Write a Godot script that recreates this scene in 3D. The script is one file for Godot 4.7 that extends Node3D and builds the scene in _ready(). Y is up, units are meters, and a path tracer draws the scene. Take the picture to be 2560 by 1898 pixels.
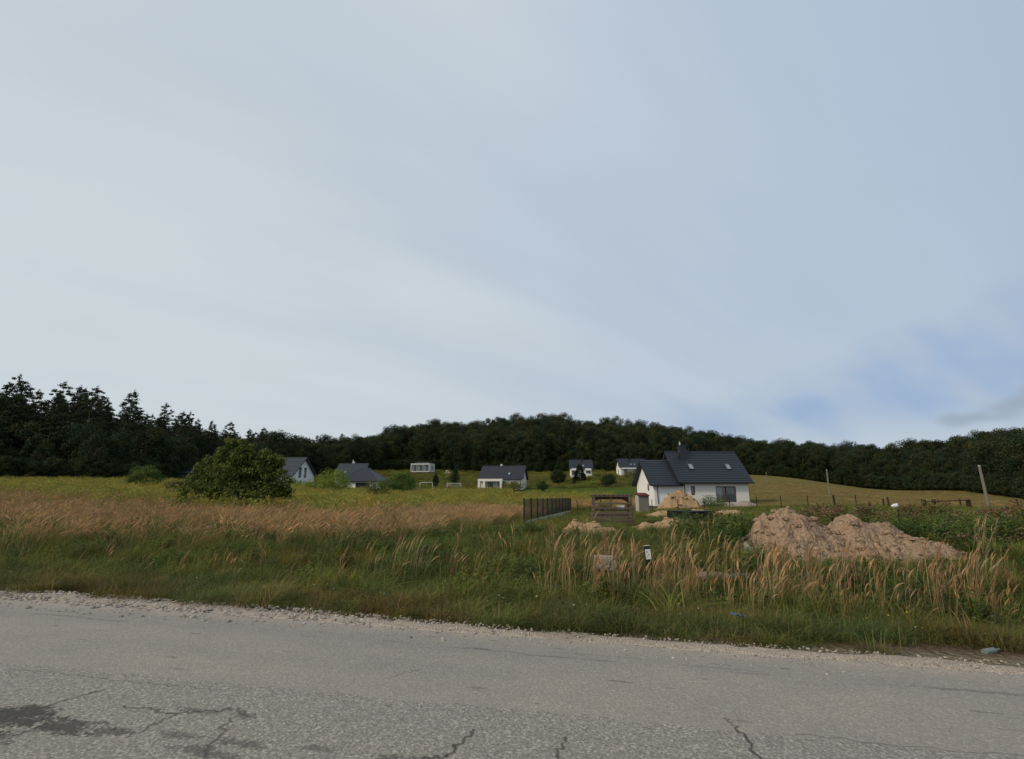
extends Node3D
# A village road in late summer: asphalt, weedy verge, a building plot with spoil heaps, white houses, wooded hills.

const EDGE0 := 6.12      # distance of the far asphalt edge straight ahead
const SL := 0.258        # the road runs at this slope across the view
const SN := 1.0327
var rng := RandomNumberGenerator.new()
var nz := FastNoiseLite.new()
var nz2 := FastNoiseLite.new()
var taken := {}
var M := {}
var dims := {}

const US := [-1.33, -1.01, -0.757, -0.505, -0.252, 0.0, 0.252, 0.505, 0.757, 1.01, 1.33]
const DS := [8.0, 14.0, 20.0, 33.0, 45.0, 60.0, 75.0, 110.0, 130.0, 160.0, 220.0, 290.0, 340.0, 430.0, 520.0, 900.0]
const HT := [
	[-.3, -.3, -.3, -.2, .2, .8, 1.5, 3.3, 4.5, 6.0, 8.0, 10.0, 11.0, 12.0, 12.0, 12.0],
	[-.3, -.3, -.3, -.25, .1, .7, 1.4, 3.1, 4.2, 5.5, 8.0, 9.0, 10.0, 11.0, 11.0, 11.0],
	[-.3, -.3, -.3, -.3, 0.0, .5, 1.1, 2.6, 3.8, 6.0, 8.0, 9.0, 10.0, 11.0, 11.0, 11.0],
	[-.3, -.3, -.35, -.4, -.3, 0.0, .3, 1.3, 1.9, 3.2, 7.0, 10.0, 11.0, 12.0, 12.0, 12.0],
	[-.3, -.3, -.4, -.5, -.6, -.6, -.4, .3, .7, 1.5, 6.0, 13.0, 19.0, 29.0, 27.0, 20.0],
	[-.3, -.35, -.45, -.6, -.8, -.9, -.7, .1, .8, 1.7, 6.1, 11.5, 22.0, 42.0, 38.0, 30.0],
	[-.3, -.35, -.45, -.65, -.8, -.9, -.7, .2, .9, 2.2, 7.5, 12.0, 21.0, 36.0, 32.0, 25.0],
	[-.3, -.35, -.45, -.6, -.6, -.5, -.3, 1.3, 2.3, 3.9, 7.0, 11.0, 16.0, 21.0, 20.0, 18.0],
	[-.3, -.35, -.45, -.5, -.5, -.4, -.3, 0.0, .3, .8, 2.2, 8.0, 12.5, 16.0, 16.0, 15.0],
	[-.3, -.3, -.4, -.5, -.6, -.7, -.8, -1.0, -.6, 2.0, 9.0, 17.0, 22.0, 26.0, 26.0, 24.0],
	[-.3, -.3, -.4, -.6, -.8, -1.0, -1.2, -1.2, 0.0, 4.0, 12.0, 20.0, 26.0, 30.0, 30.0, 28.0]]

# ---------------------------------------------------------------- small tools
func rr(a: float, b: float) -> float:
	return rng.randf_range(a, b)

func srgb(r: float, g: float, b: float) -> Color:
	return Color(r, g, b).linear_to_srgb()

func cubic_at(a: Array, i: int, t: float) -> float:
	var n := a.size()
	var p0: float = a[maxi(i - 1, 0)]
	var p1: float = a[i]
	var p2: float = a[mini(i + 1, n - 1)]
	var p3: float = a[mini(i + 2, n - 1)]
	return cubic_interpolate(p1, p2, p0, p3, t)

func seg(list: Array, v: float) -> Vector2:
	if v <= list[0]:
		return Vector2(0, 0)
	for i in list.size() - 1:
		if v < list[i + 1]:
			return Vector2(i, (v - list[i]) / (list[i + 1] - list[i]))
	return Vector2(list.size() - 2, 1)

func road_s(x: float, d: float) -> float:
	return ((d - EDGE0) + SL * x) / SN

func from_road(a: float, s: float) -> Vector2:      # along, beyond the edge -> x, distance
	return Vector2((a + SL * s) / SN, EDGE0 + (s - SL * a) / SN)

func near_profile(s: float) -> float:
	if s < -6.0:
		return -0.05 - 0.1 * smoothstep(-6.0, -9.0, s)
	if s < 0.0:
		return -0.07
	var pts := [[0.0, -0.05], [0.5, -0.03], [1.4, -0.07], [2.2, -0.2], [3.1, -0.46], [3.9, -0.46], [5.0, -0.33], [8.0, -0.3], [1e6, -0.3]]
	for i in pts.size() - 1:
		if s < pts[i + 1][0]:
			return lerpf(pts[i][1], pts[i + 1][1], (s - pts[i][0]) / (pts[i + 1][0] - pts[i][0]))
	return -0.3

func gh(x: float, d: float) -> float:               # height of the land
	var s := road_s(x, d)
	var low := near_profile(s)
	if s < 0.0:
		return low
	var bump := (nz.get_noise_2d(x * 1.7, d * 1.7) * 0.06 + nz2.get_noise_2d(x * 3.0, d * 3.0) * 0.035) * smoothstep(0.3, 3.0, s)
	var w := smoothstep(5.0, 13.0, s)
	if w <= 0.0:
		return low + bump
	var dd := maxf(d, 8.0)
	var u := clampf(x / dd, -1.33, 1.33)
	var su := seg(US, u)
	var sd := seg(DS, dd)
	var i := int(su.x)
	var j := int(sd.x)
	var col := []
	for k in [i - 1, i, i + 1, i + 2]:
		var r: Array = HT[clampi(k, 0, US.size() - 1)]
		col.append(cubic_at(r, j, sd.y))
	var high: float = cubic_interpolate(col[1], col[2], col[0], col[3], su.y)
	# weedy bank of old spoil behind the near heaps
	var bank := 0.6 * exp(-pow((d - 27.0 + 0.1 * x) / 3.2, 2.0)) * smoothstep(11.5, 16.0, x) * (1.0 - smoothstep(24.0, 29.0, x)) * (0.7 + 1.1 * nz.get_noise_2d(x * 4.0, d * 3.0))
	return lerpf(low, high, w) + bump + bank

func on(x: float, d: float, up := 0.0) -> Vector3:
	return Vector3(x, gh(x, d) + up, -d)

func numbered(called: String) -> String:
	var n: int = taken.get(called, -1) + 1
	taken[called] = n
	return called if n == 0 else "%s_%03d" % [called, n]

func tag(o: Node, label := "", category := "", group := "", kind := "") -> void:
	if label:
		o.set_meta("label", label)
	if category:
		o.set_meta("category", category)
	if group:
		o.set_meta("group", group)
	if kind:
		o.set_meta("kind", kind)

func base(called: String, label: String, category: String, at: Vector3, turn := 0.0, group := "") -> Node3D:
	var o := Node3D.new()
	o.name = numbered(called)
	add_child(o)
	o.position = at
	o.rotation.y = turn
	tag(o, label, category, group)
	return o

func put(called: String, mesh: Mesh, mat: Material, parent: Node = null, at := Vector3.ZERO) -> MeshInstance3D:
	var o := MeshInstance3D.new()
	o.mesh = mesh
	o.material_override = mat
	o.name = numbered(called) if parent == null else called
	o.position = at
	if parent == null:
		add_child(o)
	else:
		parent.add_child(o, true)
	return o

func struct(called: String, mesh: Mesh, mat: Material) -> MeshInstance3D:
	var o := put(called, mesh, mat)
	o.set_meta("kind", "structure")
	return o

# collects faces; quads are given counter-clockwise as seen from outside
class MB:
	var v := PackedVector3Array()
	var n := PackedVector3Array()
	var c := PackedColorArray()
	var uv := PackedVector2Array()
	var colored := false
	func tri(a: Vector3, b: Vector3, d: Vector3, col := Color.WHITE) -> void:
		var nn := (b - a).cross(d - a)
		nn = nn.normalized() if nn.length_squared() > 1e-18 else Vector3.UP
		v.append(a); v.append(d); v.append(b)
		for i in 3:
			n.append(nn); c.append(col)
	func quad(a: Vector3, b: Vector3, d: Vector3, e: Vector3, col := Color.WHITE) -> void:
		tri(a, b, d, col)
		tri(a, d, e, col)
	func box(mid: Vector3, size: Vector3, turn := Basis(), col := Color.WHITE) -> void:
		var x := turn.x * size.x * 0.5
		var y := turn.y * size.y * 0.5
		var z := turn.z * size.z * 0.5
		quad(mid - x - y + z, mid + x - y + z, mid + x + y + z, mid - x + y + z, col)
		quad(mid + x - y - z, mid - x - y - z, mid - x + y - z, mid + x + y - z, col)
		quad(mid + x - y + z, mid + x - y - z, mid + x + y - z, mid + x + y + z, col)
		quad(mid - x - y - z, mid - x - y + z, mid - x + y + z, mid - x + y - z, col)
		quad(mid - x + y + z, mid + x + y + z, mid + x + y - z, mid - x + y - z, col)
		quad(mid - x - y - z, mid + x - y - z, mid + x - y + z, mid - x - y + z, col)
	func bar(a: Vector3, b: Vector3, w: float, h: float, col := Color.WHITE) -> void:
		var f := (b - a).normalized()
		var side := f.cross(Vector3.UP)
		side = side.normalized() if side.length() > 0.01 else Vector3.RIGHT
		box((a + b) / 2.0, Vector3(w, h, a.distance_to(b)), Basis(side, side.cross(f) * -1.0 if side.cross(f).y < 0 else side.cross(f), -f), col)
	func tube(a: Vector3, b: Vector3, ra: float, rb: float, sides := 7, col := Color.WHITE, caps := true) -> void:
		var f := (b - a).normalized()
		var x := f.cross(Vector3(0.3, 0.9, 0.31)).normalized()
		var y := f.cross(x)
		for i in sides:
			var p := TAU * i / sides
			var q := TAU * (i + 1) / sides
			var d0 := x * cos(p) + y * sin(p)
			var d1 := x * cos(q) + y * sin(q)
			quad(a + d0 * ra, a + d1 * ra, b + d1 * rb, b + d0 * rb, col)
			if caps:
				tri(b, b + d0 * rb, b + d1 * rb, col)
				tri(a, a + d1 * ra, a + d0 * ra, col)
	func mesh() -> ArrayMesh:
		var a := []
		a.resize(Mesh.ARRAY_MAX)
		a[Mesh.ARRAY_VERTEX] = v
		a[Mesh.ARRAY_NORMAL] = n
		a[Mesh.ARRAY_COLOR] = c
		if uv.size() == v.size():
			a[Mesh.ARRAY_TEX_UV] = uv
		var m := ArrayMesh.new()
		m.add_surface_from_arrays(Mesh.PRIMITIVE_TRIANGLES, a)
		return m

func grid_mesh(cols: int, rows: int, at: Callable, color: Callable, uv = null) -> ArrayMesh:
	var v := PackedVector3Array()
	var c := PackedColorArray()
	var t := PackedVector2Array()
	var t2 := PackedVector2Array()
	for r in rows + 1:
		for k in cols + 1:
			var p: Vector3 = at.call(k, r)
			v.append(p)
			c.append(color.call(p, k, r))
			if uv != null:
				t.append(uv.call(p, k, r))
				t2.append(Vector2(p.x, p.z) / 1.3)
	var nn := PackedVector3Array()
	nn.resize(v.size())
	var ix := PackedInt32Array()
	for r in rows:
		for k in cols:
			var a := r * (cols + 1) + k
			var b := a + 1
			var d := a + cols + 1
			var e := d + 1
			for f in [[a, b, d], [b, e, d]]:
				var g: Vector3 = (v[f[2]] - v[f[0]]).cross(v[f[1]] - v[f[0]])
				var flip := g.y < 0
				ix.append(f[0])
				ix.append(f[2] if flip else f[1])
				ix.append(f[1] if flip else f[2])
				var up := -g if flip else g
				for q in f:
					nn[q] += up
	for i in nn.size():
		nn[i] = nn[i].normalized()
	var arr := []
	arr.resize(Mesh.ARRAY_MAX)
	arr[Mesh.ARRAY_VERTEX] = v
	arr[Mesh.ARRAY_NORMAL] = nn
	arr[Mesh.ARRAY_COLOR] = c
	arr[Mesh.ARRAY_INDEX] = ix
	if uv != null:
		arr[Mesh.ARRAY_TEX_UV] = t
		arr[Mesh.ARRAY_TEX_UV2] = t2
	var m := ArrayMesh.new()
	m.add_surface_from_arrays(Mesh.PRIMITIVE_TRIANGLES, arr)
	return m

# ---------------------------------------------------------------- materials
func noise_tex(freq: float, lo: Color, hi: Color, size := 512, kind := FastNoiseLite.TYPE_SIMPLEX, oct := 4, sd := 1, mid = null) -> NoiseTexture2D:
	var n := FastNoiseLite.new()
	n.noise_type = kind
	n.frequency = freq
	n.fractal_octaves = oct
	n.seed = sd
	if kind == FastNoiseLite.TYPE_CELLULAR:
		n.cellular_return_type = FastNoiseLite.RETURN_CELL_VALUE if oct == 1 else FastNoiseLite.RETURN_DISTANCE
	var g := Gradient.new()
	if mid == null:
		g.set_color(0, lo); g.set_color(1, hi)
	else:
		g.offsets = PackedFloat32Array([0.0, 0.5, 1.0])
		g.colors = PackedColorArray([lo, mid, hi])
	var t := NoiseTexture2D.new()
	t.width = size; t.height = size
	t.seamless = true
	t.noise = n
	t.color_ramp = g
	return t

func mat(col: Color, rough := 0.85, spec := 0.4) -> StandardMaterial3D:
	var m := StandardMaterial3D.new()
	m.albedo_color = col
	m.roughness = rough
	m.metallic_specular = spec
	return m

func tex_mat(tex: Texture2D, scale: float, rough := 0.9, bump: Texture2D = null, depth := 1.0, world := true) -> StandardMaterial3D:
	var m := mat(Color.WHITE, rough, 0.3)
	m.albedo_texture = tex
	m.uv1_triplanar = true
	m.uv1_world_triplanar = world
	m.uv1_scale = Vector3.ONE * scale
	if bump:
		m.heightmap_enabled = true
		m.heightmap_texture = bump
		m.heightmap_scale = depth
	return m

func leaf_mat(back := 0.75) -> StandardMaterial3D:
	var m := mat(Color.WHITE, 0.7, 0.25)
	m.vertex_color_use_as_albedo = true
	m.backlight_enabled = true
	m.backlight = Color(back, back, back)
	m.cull_mode = BaseMaterial3D.CULL_DISABLED
	return m

func make_materials() -> void:
	var grain := noise_tex(0.05, Color(.62, .62, .62), Color(1, 1, 1), 512, FastNoiseLite.TYPE_SIMPLEX, 5, 4)
	var rough_bump := noise_tex(0.03, Color.BLACK, Color.WHITE, 512, FastNoiseLite.TYPE_SIMPLEX, 5, 9)
	M.leaf = leaf_mat()
	M.needle = leaf_mat(0.45)
	M.grass = leaf_mat(0.8)
	M.plume = leaf_mat(0.85)
	var g := tex_mat(grain, 0.45, 0.95, rough_bump, 5.0)
	g.vertex_color_use_as_albedo = true
	g.metallic_specular = 0.05
	M.ground = g
	var soil := tex_mat(noise_tex(0.03, srgb(.14, .092, .06), srgb(.42, .305, .21), 512, FastNoiseLite.TYPE_SIMPLEX, 6, 3, srgb(.285, .195, .128)), 0.55, 0.95, rough_bump, 6.0)
	M.soil = soil
	M.clod = tex_mat(noise_tex(0.04, srgb(.13, .083, .052), srgb(.38, .265, .175), 256, FastNoiseLite.TYPE_SIMPLEX, 5, 13), 1.2, 0.95, rough_bump, 2.0)
	M.sand = tex_mat(noise_tex(0.04, srgb(.25, .16, .09), srgb(.46, .32, .19), 512, FastNoiseLite.TYPE_SIMPLEX, 6, 5, srgb(.37, .245, .14)), 0.5, 0.95, rough_bump, 6.0)
	M.bark = tex_mat(noise_tex(0.05, srgb(.03, .022, .017), srgb(.1, .075, .055), 256, FastNoiseLite.TYPE_SIMPLEX, 4, 6), 0.8, 0.95)
	var plaster := tex_mat(noise_tex(0.02, srgb(.6, .58, .53), srgb(.72, .7, .65), 512, FastNoiseLite.TYPE_SIMPLEX, 5, 7), 0.3, 0.9, noise_tex(0.2, Color.BLACK, Color.WHITE, 256, FastNoiseLite.TYPE_SIMPLEX, 3, 8), 0.4)
	M.plaster = plaster
	M.plaster_white = tex_mat(noise_tex(0.02, srgb(.66, .65, .62), srgb(.78, .77, .74), 512, FastNoiseLite.TYPE_SIMPLEX, 5, 17), 0.3, 0.9)
	M.plaster_grey = tex_mat(noise_tex(0.03, srgb(.36, .35, .33), srgb(.62, .6, .56), 512, FastNoiseLite.TYPE_SIMPLEX, 5, 27), 0.25, 0.9)
	var rt := noise_tex(0.03, srgb(.015, .018, .026), srgb(.028, .033, .045), 512, FastNoiseLite.TYPE_SIMPLEX, 4, 10)
	M.roof = tex_mat(rt, 0.6, 0.5)
	M.roof.metallic_specular = 0.45
	M.roof_grey = tex_mat(noise_tex(0.03, srgb(.035, .042, .052), srgb(.055, .064, .076), 512, FastNoiseLite.TYPE_SIMPLEX, 4, 11), 0.6, 0.55)
	M.dark = mat(srgb(.012, .013, .016), 0.5)
	M.metal = mat(srgb(.5, .5, .5), 0.35)
	M.metal.metallic = 0.9
	M.wood_frame = tex_mat(noise_tex(0.04, srgb(.07, .028, .015), srgb(.14, .06, .03), 256, FastNoiseLite.TYPE_SIMPLEX, 4, 12), 2.0, 0.6)
	M.white_frame = mat(srgb(.7, .7, .68), 0.5)
	M.dark_frame = mat(srgb(.02, .02, .022), 0.5)
	var gl := mat(Color(0.55, 0.62, 0.66, 0.12), 0.03, 0.5)
	gl.transparency = BaseMaterial3D.TRANSPARENCY_ALPHA
	M.glass = gl
	M.curtain = mat(srgb(.42, .43, .42), 0.9)
	M.curtain.backlight_enabled = true
	M.curtain.backlight = Color(.7, .7, .7)
	M.inside = mat(srgb(.12, .115, .11), 0.95)
	M.concrete = tex_mat(noise_tex(0.04, srgb(.17, .14, .115), srgb(.37, .315, .265), 512, FastNoiseLite.TYPE_SIMPLEX, 5, 14), 1.2, 0.95, rough_bump, 1.5)
	M.concrete_light = tex_mat(noise_tex(0.04, srgb(.3, .28, .25), srgb(.5, .47, .42), 256, FastNoiseLite.TYPE_SIMPLEX, 5, 15), 1.2, 0.95, rough_bump, 1.0)
	var wt := noise_tex(0.03, srgb(.06, .045, .035), srgb(.2, .155, .12), 512, FastNoiseLite.TYPE_SIMPLEX, 5, 16)
	M.wood_old = tex_mat(wt, 1.0, 0.9, rough_bump, 0.5)
	M.wood_old.uv1_scale = Vector3(0.5, 3.0, 3.0)
	M.wood_grey = tex_mat(noise_tex(0.03, srgb(.13, .12, .1), srgb(.27, .25, .215), 512, FastNoiseLite.TYPE_SIMPLEX, 5, 18), 1.0, 0.9)
	M.wood_grey.uv1_scale = Vector3(3.5, 0.5, 3.5)
	M.pole = tex_mat(noise_tex(0.03, srgb(.11, .095, .075), srgb(.26, .235, .19), 512, FastNoiseLite.TYPE_SIMPLEX, 5, 19), 1.0, 0.9)
	M.pole.uv1_scale = Vector3(2.5, 0.5, 2.5)
	M.red_tin = tex_mat(noise_tex(0.04, srgb(.07, .018, .015), srgb(.14, .04, .03), 256, FastNoiseLite.TYPE_SIMPLEX, 4, 20), 1.0, 0.7)
	M.fence = mat(srgb(.008, .009, .01), 0.5)
	M.rust = mat(srgb(.035, .02, .014), 0.85)
	M.tarp = tex_mat(noise_tex(0.03, srgb(.006, .007, .008), srgb(.016, .017, .019), 256, FastNoiseLite.TYPE_SIMPLEX, 4, 21), 1.0, 0.45, rough_bump, 3.0)
	M.white_plastic = mat(srgb(.62, .64, .64), 0.5)
	M.blue_plastic = mat(srgb(.02, .08, .17), 0.4)
	M.green_glass = mat(srgb(.15, .18, .16), 0.3)
	M.stone = tex_mat(noise_tex(0.05, srgb(.28, .25, .215), srgb(.55, .5, .44), 256, FastNoiseLite.TYPE_SIMPLEX, 4, 22), 3.0, 0.9)
	M.stone.vertex_color_use_as_albedo = true
	M.gravel = tex_mat(noise_tex(0.09, srgb(.22, .18, .145), srgb(.54, .46, .375), 512, FastNoiseLite.TYPE_SIMPLEX, 5, 23, srgb(.4, .34, .275)), 0.8, 0.95, noise_tex(0.1, Color.BLACK, Color.WHITE, 512, FastNoiseLite.TYPE_SIMPLEX, 4, 24), 2.5)

# ---------------------------------------------------------------- sky
func make_sky() -> PanoramaSkyMaterial:
	var w := 1024
	var h := 512
	var im := Image.create(w, h, false, Image.FORMAT_RGBF)
	var n := FastNoiseLite.new()
	n.seed = 31
	n.frequency = 1.0
	n.fractal_octaves = 5
	var left := Color(.80, .838, .86).srgb_to_linear()
	var right := Color(.69, .752, .832).srgb_to_linear()
	var pale := Color(.792, .828, .846).srgb_to_linear()
	var blue := Color(.59, .69, .815).srgb_to_linear()
	var grey := Color(.62, .675, .735).srgb_to_linear()
	for y in h:
		var el := PI / 2 - PI * (y + 0.5) / h
		var e := maxf(el, 0.0)
		for x in w:
			var az := wrapf(TAU * (x + 0.5) / w, -PI, PI)   # the panorama's first column lies straight ahead
			var d := Vector3(sin(az) * cos(e), sin(e), -cos(az) * cos(e))
			var k := 1.0 / (d.y + 0.22)
			var px := d.x * k
			var pz := d.z * k
			# long soft streaks that run away to the right
			var along := px * 0.8 - pz * 0.6
			var across := px * 0.6 + pz * 0.8
			var st := n.get_noise_3d(along * 0.35, across * 1.5, 2.0)
			var fine := n.get_noise_3d(along * 1.1, across * 3.4, 7.0)
			var t := 0.5 + 0.5 * sin(az)
			var col := left.lerp(right, smoothstep(0.12, 1.0, t + 0.14 * st))
			col = col.lerp(pale, 0.55 * exp(-pow(e / 0.16, 2.0)))
			col = col.lerp(grey.lerp(right, 0.4), clampf(0.1 + 0.5 * st + 0.16 * fine, 0.0, 0.4))
			col *= 1.0 + 0.035 * fine + 0.03 * st
			# gap of clear sky low on the right
			var top := 0.165 + 0.13 * smoothstep(0.25, 1.0, az) + 0.04 * fine + 0.03 * st
			var gap := smoothstep(0.2, 0.5, az) * (1.0 - smoothstep(1.5, 2.2, az)) * (1.0 - smoothstep(top - 0.075, top + 0.03, e)) * smoothstep(0.05, 0.15, e + 0.03 * st)
			col = col.lerp(blue, clampf(gap * (0.72 + 0.7 * fine), 0.0, 0.85))
			# small grey clouds low on the right
			var wob := n.get_noise_2d(az * 14.0, e * 40.0) * 0.009
			for cl in [[0.755, 0.104, 0.05, 0.0075], [0.82, 0.117, 0.055, 0.010], [0.85, 0.137, 0.05, 0.012], [1.1, 0.125, 0.12, 0.016]]:
				var q: float = pow((az - cl[0]) / cl[2], 2.0) + pow((e + wob - cl[1]) / cl[3], 2.0)
				col = col.lerp(grey * 0.86, 0.6 * (1.0 - smoothstep(0.3, 1.4, q)))
			im.set_pixel(x, y, col)
	var m := PanoramaSkyMaterial.new()
	m.panorama = ImageTexture.create_from_image(im)
	return m

# ---------------------------------------------------------------- road
func dist_path(p: Vector2, path: Array) -> float:
	var best := 1e9
	for i in path.size() - 1:
		var q := Geometry2D.get_closest_point_to_segment(p, path[i], path[i + 1])
		best = minf(best, p.distance_to(q))
	return best

func wiggle(a: Vector2, b: Vector2, n: int, amp: float) -> Array:
	var out := [a]
	for i in range(1, n):
		out.append(a.lerp(b, float(i) / n) + Vector2(rr(-amp, amp), rr(-amp, amp)))
	out.append(b)
	return out

func to_road(x: float, d: float) -> Vector2:
	return Vector2((x - SL * (d - EDGE0)) / SN, road_s(x, d))

func make_road() -> void:
	# colour and relief of the old asphalt over 24 m of road: u runs along, v across (6.4 m)
	var w := 2048
	var h := 800
	var L := 17.0
	var W := 6.4
	var a0 := -10.5
	var im := Image.create(w, h, false, Image.FORMAT_RGB8)
	var hm := Image.create(w, h, false, Image.FORMAT_RGB8)
	var n := FastNoiseLite.new()
	n.seed = 5
	n.frequency = 1.0
	n.fractal_octaves = 4
	var fine := FastNoiseLite.new()
	fine.seed = 8
	fine.frequency = 1.0
	fine.noise_type = FastNoiseLite.TYPE_CELLULAR
	fine.cellular_return_type = FastNoiseLite.RETURN_CELL_VALUE
	fine.fractal_type = FastNoiseLite.FRACTAL_NONE
	var worn := Color(.36, .327, .28)
	var fresh := Color(.295, .276, .247)
	var coarse := Color(.308, .285, .247)
	var tar := Color(.075, .07, .062)
	for y in h:
		var s := -W + W * (y + 0.5) / h
		for x in w:
			var a := a0 + L * (x + 0.5) / w
			var big := n.get_noise_2d(a * 0.22, s * 0.9)
			var mid := n.get_noise_2d(a * 1.3 + 50.0, s * 2.2)
			var cell := fine.get_noise_2d(a * 84.0, s * 84.0)
			var seam := -1.95 + 0.04 * a + 0.05 * n.get_noise_2d(a * 1.6, 3.0) + 0.03 * n.get_noise_2d(a * 7.0, 9.0)
			# tyre-worn bands along the lane
			var track := exp(-pow((s + 0.62 + 0.06 * big) / 0.22, 2.0)) * 0.35
			var col := worn.lerp(fresh, clampf(0.45 + 0.6 * big + 0.35 * mid + track, 0.0, 1.0))
			var grain := 0.15
			var rel := 0.4
			if s < seam:
				col = coarse.lerp(fresh, clampf(0.4 + 0.5 * big, 0.0, 1.0))
				grain = 0.33
				rel = 0.75
			var bits := 1.0 + grain * cell + 0.07 * fine.get_noise_2d(a * 130.0, s * 130.0)
			if cell > 0.82:
				bits *= 1.0 + grain
			# stone dust blown in from the shoulder
			var dust := smoothstep(-0.32, 0.0, s + 0.22 * mid + 0.06 * big)
			col = col.lerp(Color(.44, .375, .3), dust * 0.6 * clampf(0.8 + 1.0 * mid, 0.0, 1.0))
			col *= bits
			im.set_pixel(x, y, col.linear_to_srgb())
			var hv := clampf(0.5 + rel * 0.5 * cell + 0.12 * mid, 0.0, 1.0)
			hm.set_pixel(x, y, Color(hv, hv, hv))
	# cracks, filled with dirt, and stains: [path, width, darkness]
	var cracks := []
	var P := func(x: float, d: float) -> Vector2: return to_road(x, d)
	for c in [[1.54, 4.0, 1.56, 3.86, .006, .5], [1.56, 3.86, 1.5, 3.3, .010, .8], [.355, 3.7, .22, 3.3, .010, .7], [-.26, 3.8, -.4, 3.46, .013, .75], [-.4, 3.46, -.75, 3.36, .015, .7],
			[-3.33, 4.51, -3.5, 4.2, .008, .7], [-3.5, 4.2, -3.75, 3.8, .013, .85], [-2.93, 4.19, -2.45, 4.06, .012, .6], [-2.45, 4.06, -2.03, 4.14, .012, .6], [-2.44, 4.04, -2.54, 3.7, .010, .55],
			[-2.03, 4.14, -1.9, 4.0, .012, .5], [-2.01, 3.98, -1.87, 3.45, .014, .5], [-4.6, 5.0, -3.3, 4.7, .005, .4], [-3.2, 4.66, -2.4, 4.5, .005, .35], [1.9, 3.75, 3.2, 3.45, .005, .35], [-.85, 5.0, -1.1, 4.75, .004, .35]]:
		cracks.append([wiggle(P.call(c[0], c[1]), P.call(c[2], c[3]), 14, .028), c[4] * .8, c[5] * .85])
	for c in cracks:
		var lo := Vector2(1e9, 1e9)
		var hi := -lo
		for p in c[0]:
			lo = lo.min(p); hi = hi.max(p)
		for y in range(maxi(0, int((lo.y + W - 0.1) / W * h)), mini(h, int((hi.y + W + 0.1) / W * h))):
			for x in range(maxi(0, int((lo.x - a0 - 0.1) / L * w)), mini(w, int((hi.x - a0 + 0.1) / L * w))):
				var p := Vector2(a0 + L * (x + 0.5) / w, -W + W * (y + 0.5) / h)
				var wd: float = c[1] * (0.75 + 0.9 * n.get_noise_2d(p.x * 9.0, p.y * 9.0))
				var dd := dist_path(p, c[0])
				var f := 1.0 - smoothstep(wd * 0.6, wd * 1.5 + 0.004, dd)
				if f > 0.0:
					im.set_pixel(x, y, im.get_pixel(x, y).lerp(Color(.035, .028, .022).linear_to_srgb(), f * c[2]))
					var hv := lerpf(hm.get_pixel(x, y).r, 0.0, f)
					hm.set_pixel(x, y, Color(hv, hv, hv))
	# dark tar patches and spots: x, distance, half length, half width, strength
	var spots := [[-3.6, 3.97, .42, .17, .92], [-3.1, 3.86, .32, .11, .85], [-3.55, 4.1, .25, .08, .85], [-2.75, 3.78, .2, .06, .6], [-3.5, 3.7, .3, .07, .5], [-2.2, 3.72, .16, .05, .45], [-1.75, 3.62, .2, .05, .5], [-1.9, 3.5, .25, .06, .5], [-1.2, 3.55, .14, .04, .35], [-2.3, 4.1, .18, .04, .4], [-1.95, 4.02, .12, .05, .4], [-.6, 3.4, .2, .05, .5]]
	for i in 46:
		var sp := from_road(rr(-10.0, 6.0), rr(-1.9, -0.25))
		spots.append([sp.x, sp.y, rr(.04, .12), rr(.008, .025), rr(.15, .4)])
	for i in 18:
		var sp := from_road(rr(-10.0, 7.0), -0.55 + rr(-.12, .12))
		spots.append([sp.x, sp.y, rr(.15, .6), rr(.015, .04), rr(.12, .3)])
	for c in spots:
		var q: Vector2 = to_road(c[0], c[1])
		for y in range(maxi(0, int((q.y - c[3] * 1.8 + W) / W * h)), mini(h, int((q.y + c[3] * 1.8 + W) / W * h))):
			for x in range(maxi(0, int((q.x - c[2] * 1.8 - a0) / L * w)), mini(w, int((q.x + c[2] * 1.8 - a0) / L * w))):
				var p := Vector2(a0 + L * (x + 0.5) / w, -W + W * (y + 0.5) / h)
				var r := Vector2((p.x - q.x) / c[2], (p.y - q.y) / c[3]).length() + 0.75 * n.get_noise_2d(p.x * 4.0, p.y * 8.0) + 0.35 * fine.get_noise_2d(p.x * 60.0, p.y * 60.0)
				var f := 1.0 - smoothstep(0.7, 1.0, r)
				if f > 0.0:
					im.set_pixel(x, y, im.get_pixel(x, y).lerp(tar.linear_to_srgb(), f * c[4]))
	var m := mat(Color.WHITE, 0.88, 0.35)
	m.albedo_texture = ImageTexture.create_from_image(im)
	m.heightmap_enabled = true
	m.heightmap_texture = ImageTexture.create_from_image(hm)
	m.heightmap_scale = 0.9
	m.detail_enabled = true
	m.detail_blend_mode = BaseMaterial3D.BLEND_MODE_MUL
	m.detail_albedo = noise_tex(0.16, Color(.72, .715, .71), Color(1, 1, 1), 1024, FastNoiseLite.TYPE_SIMPLEX, 3, 40)
	m.detail_uv_layer = BaseMaterial3D.DETAIL_UV_2
	var cols := 900
	var rows := 16
	var at := func(k: int, r: int) -> Vector3:
		var a := -150.0 + 250.0 * k / cols
		var s := -6.3 + 6.3 * r / rows
		if r == rows:
			s += 0.05 * nz2.get_noise_2d(a * 14.0, 5.0) + 0.03 * nz2.get_noise_2d(a * 55.0, 8.0)
		var p := from_road(a, s)
		return Vector3(p.x, 0.02 * (1.0 - pow((s + 3.1) / 3.2, 2.0)) - 0.012 + 0.006 * nz.get_noise_2d(a * 3.0, s * 6.0), -p.y)
	var white := func(_p: Vector3, _k: int, _r: int) -> Color: return Color.WHITE
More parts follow.
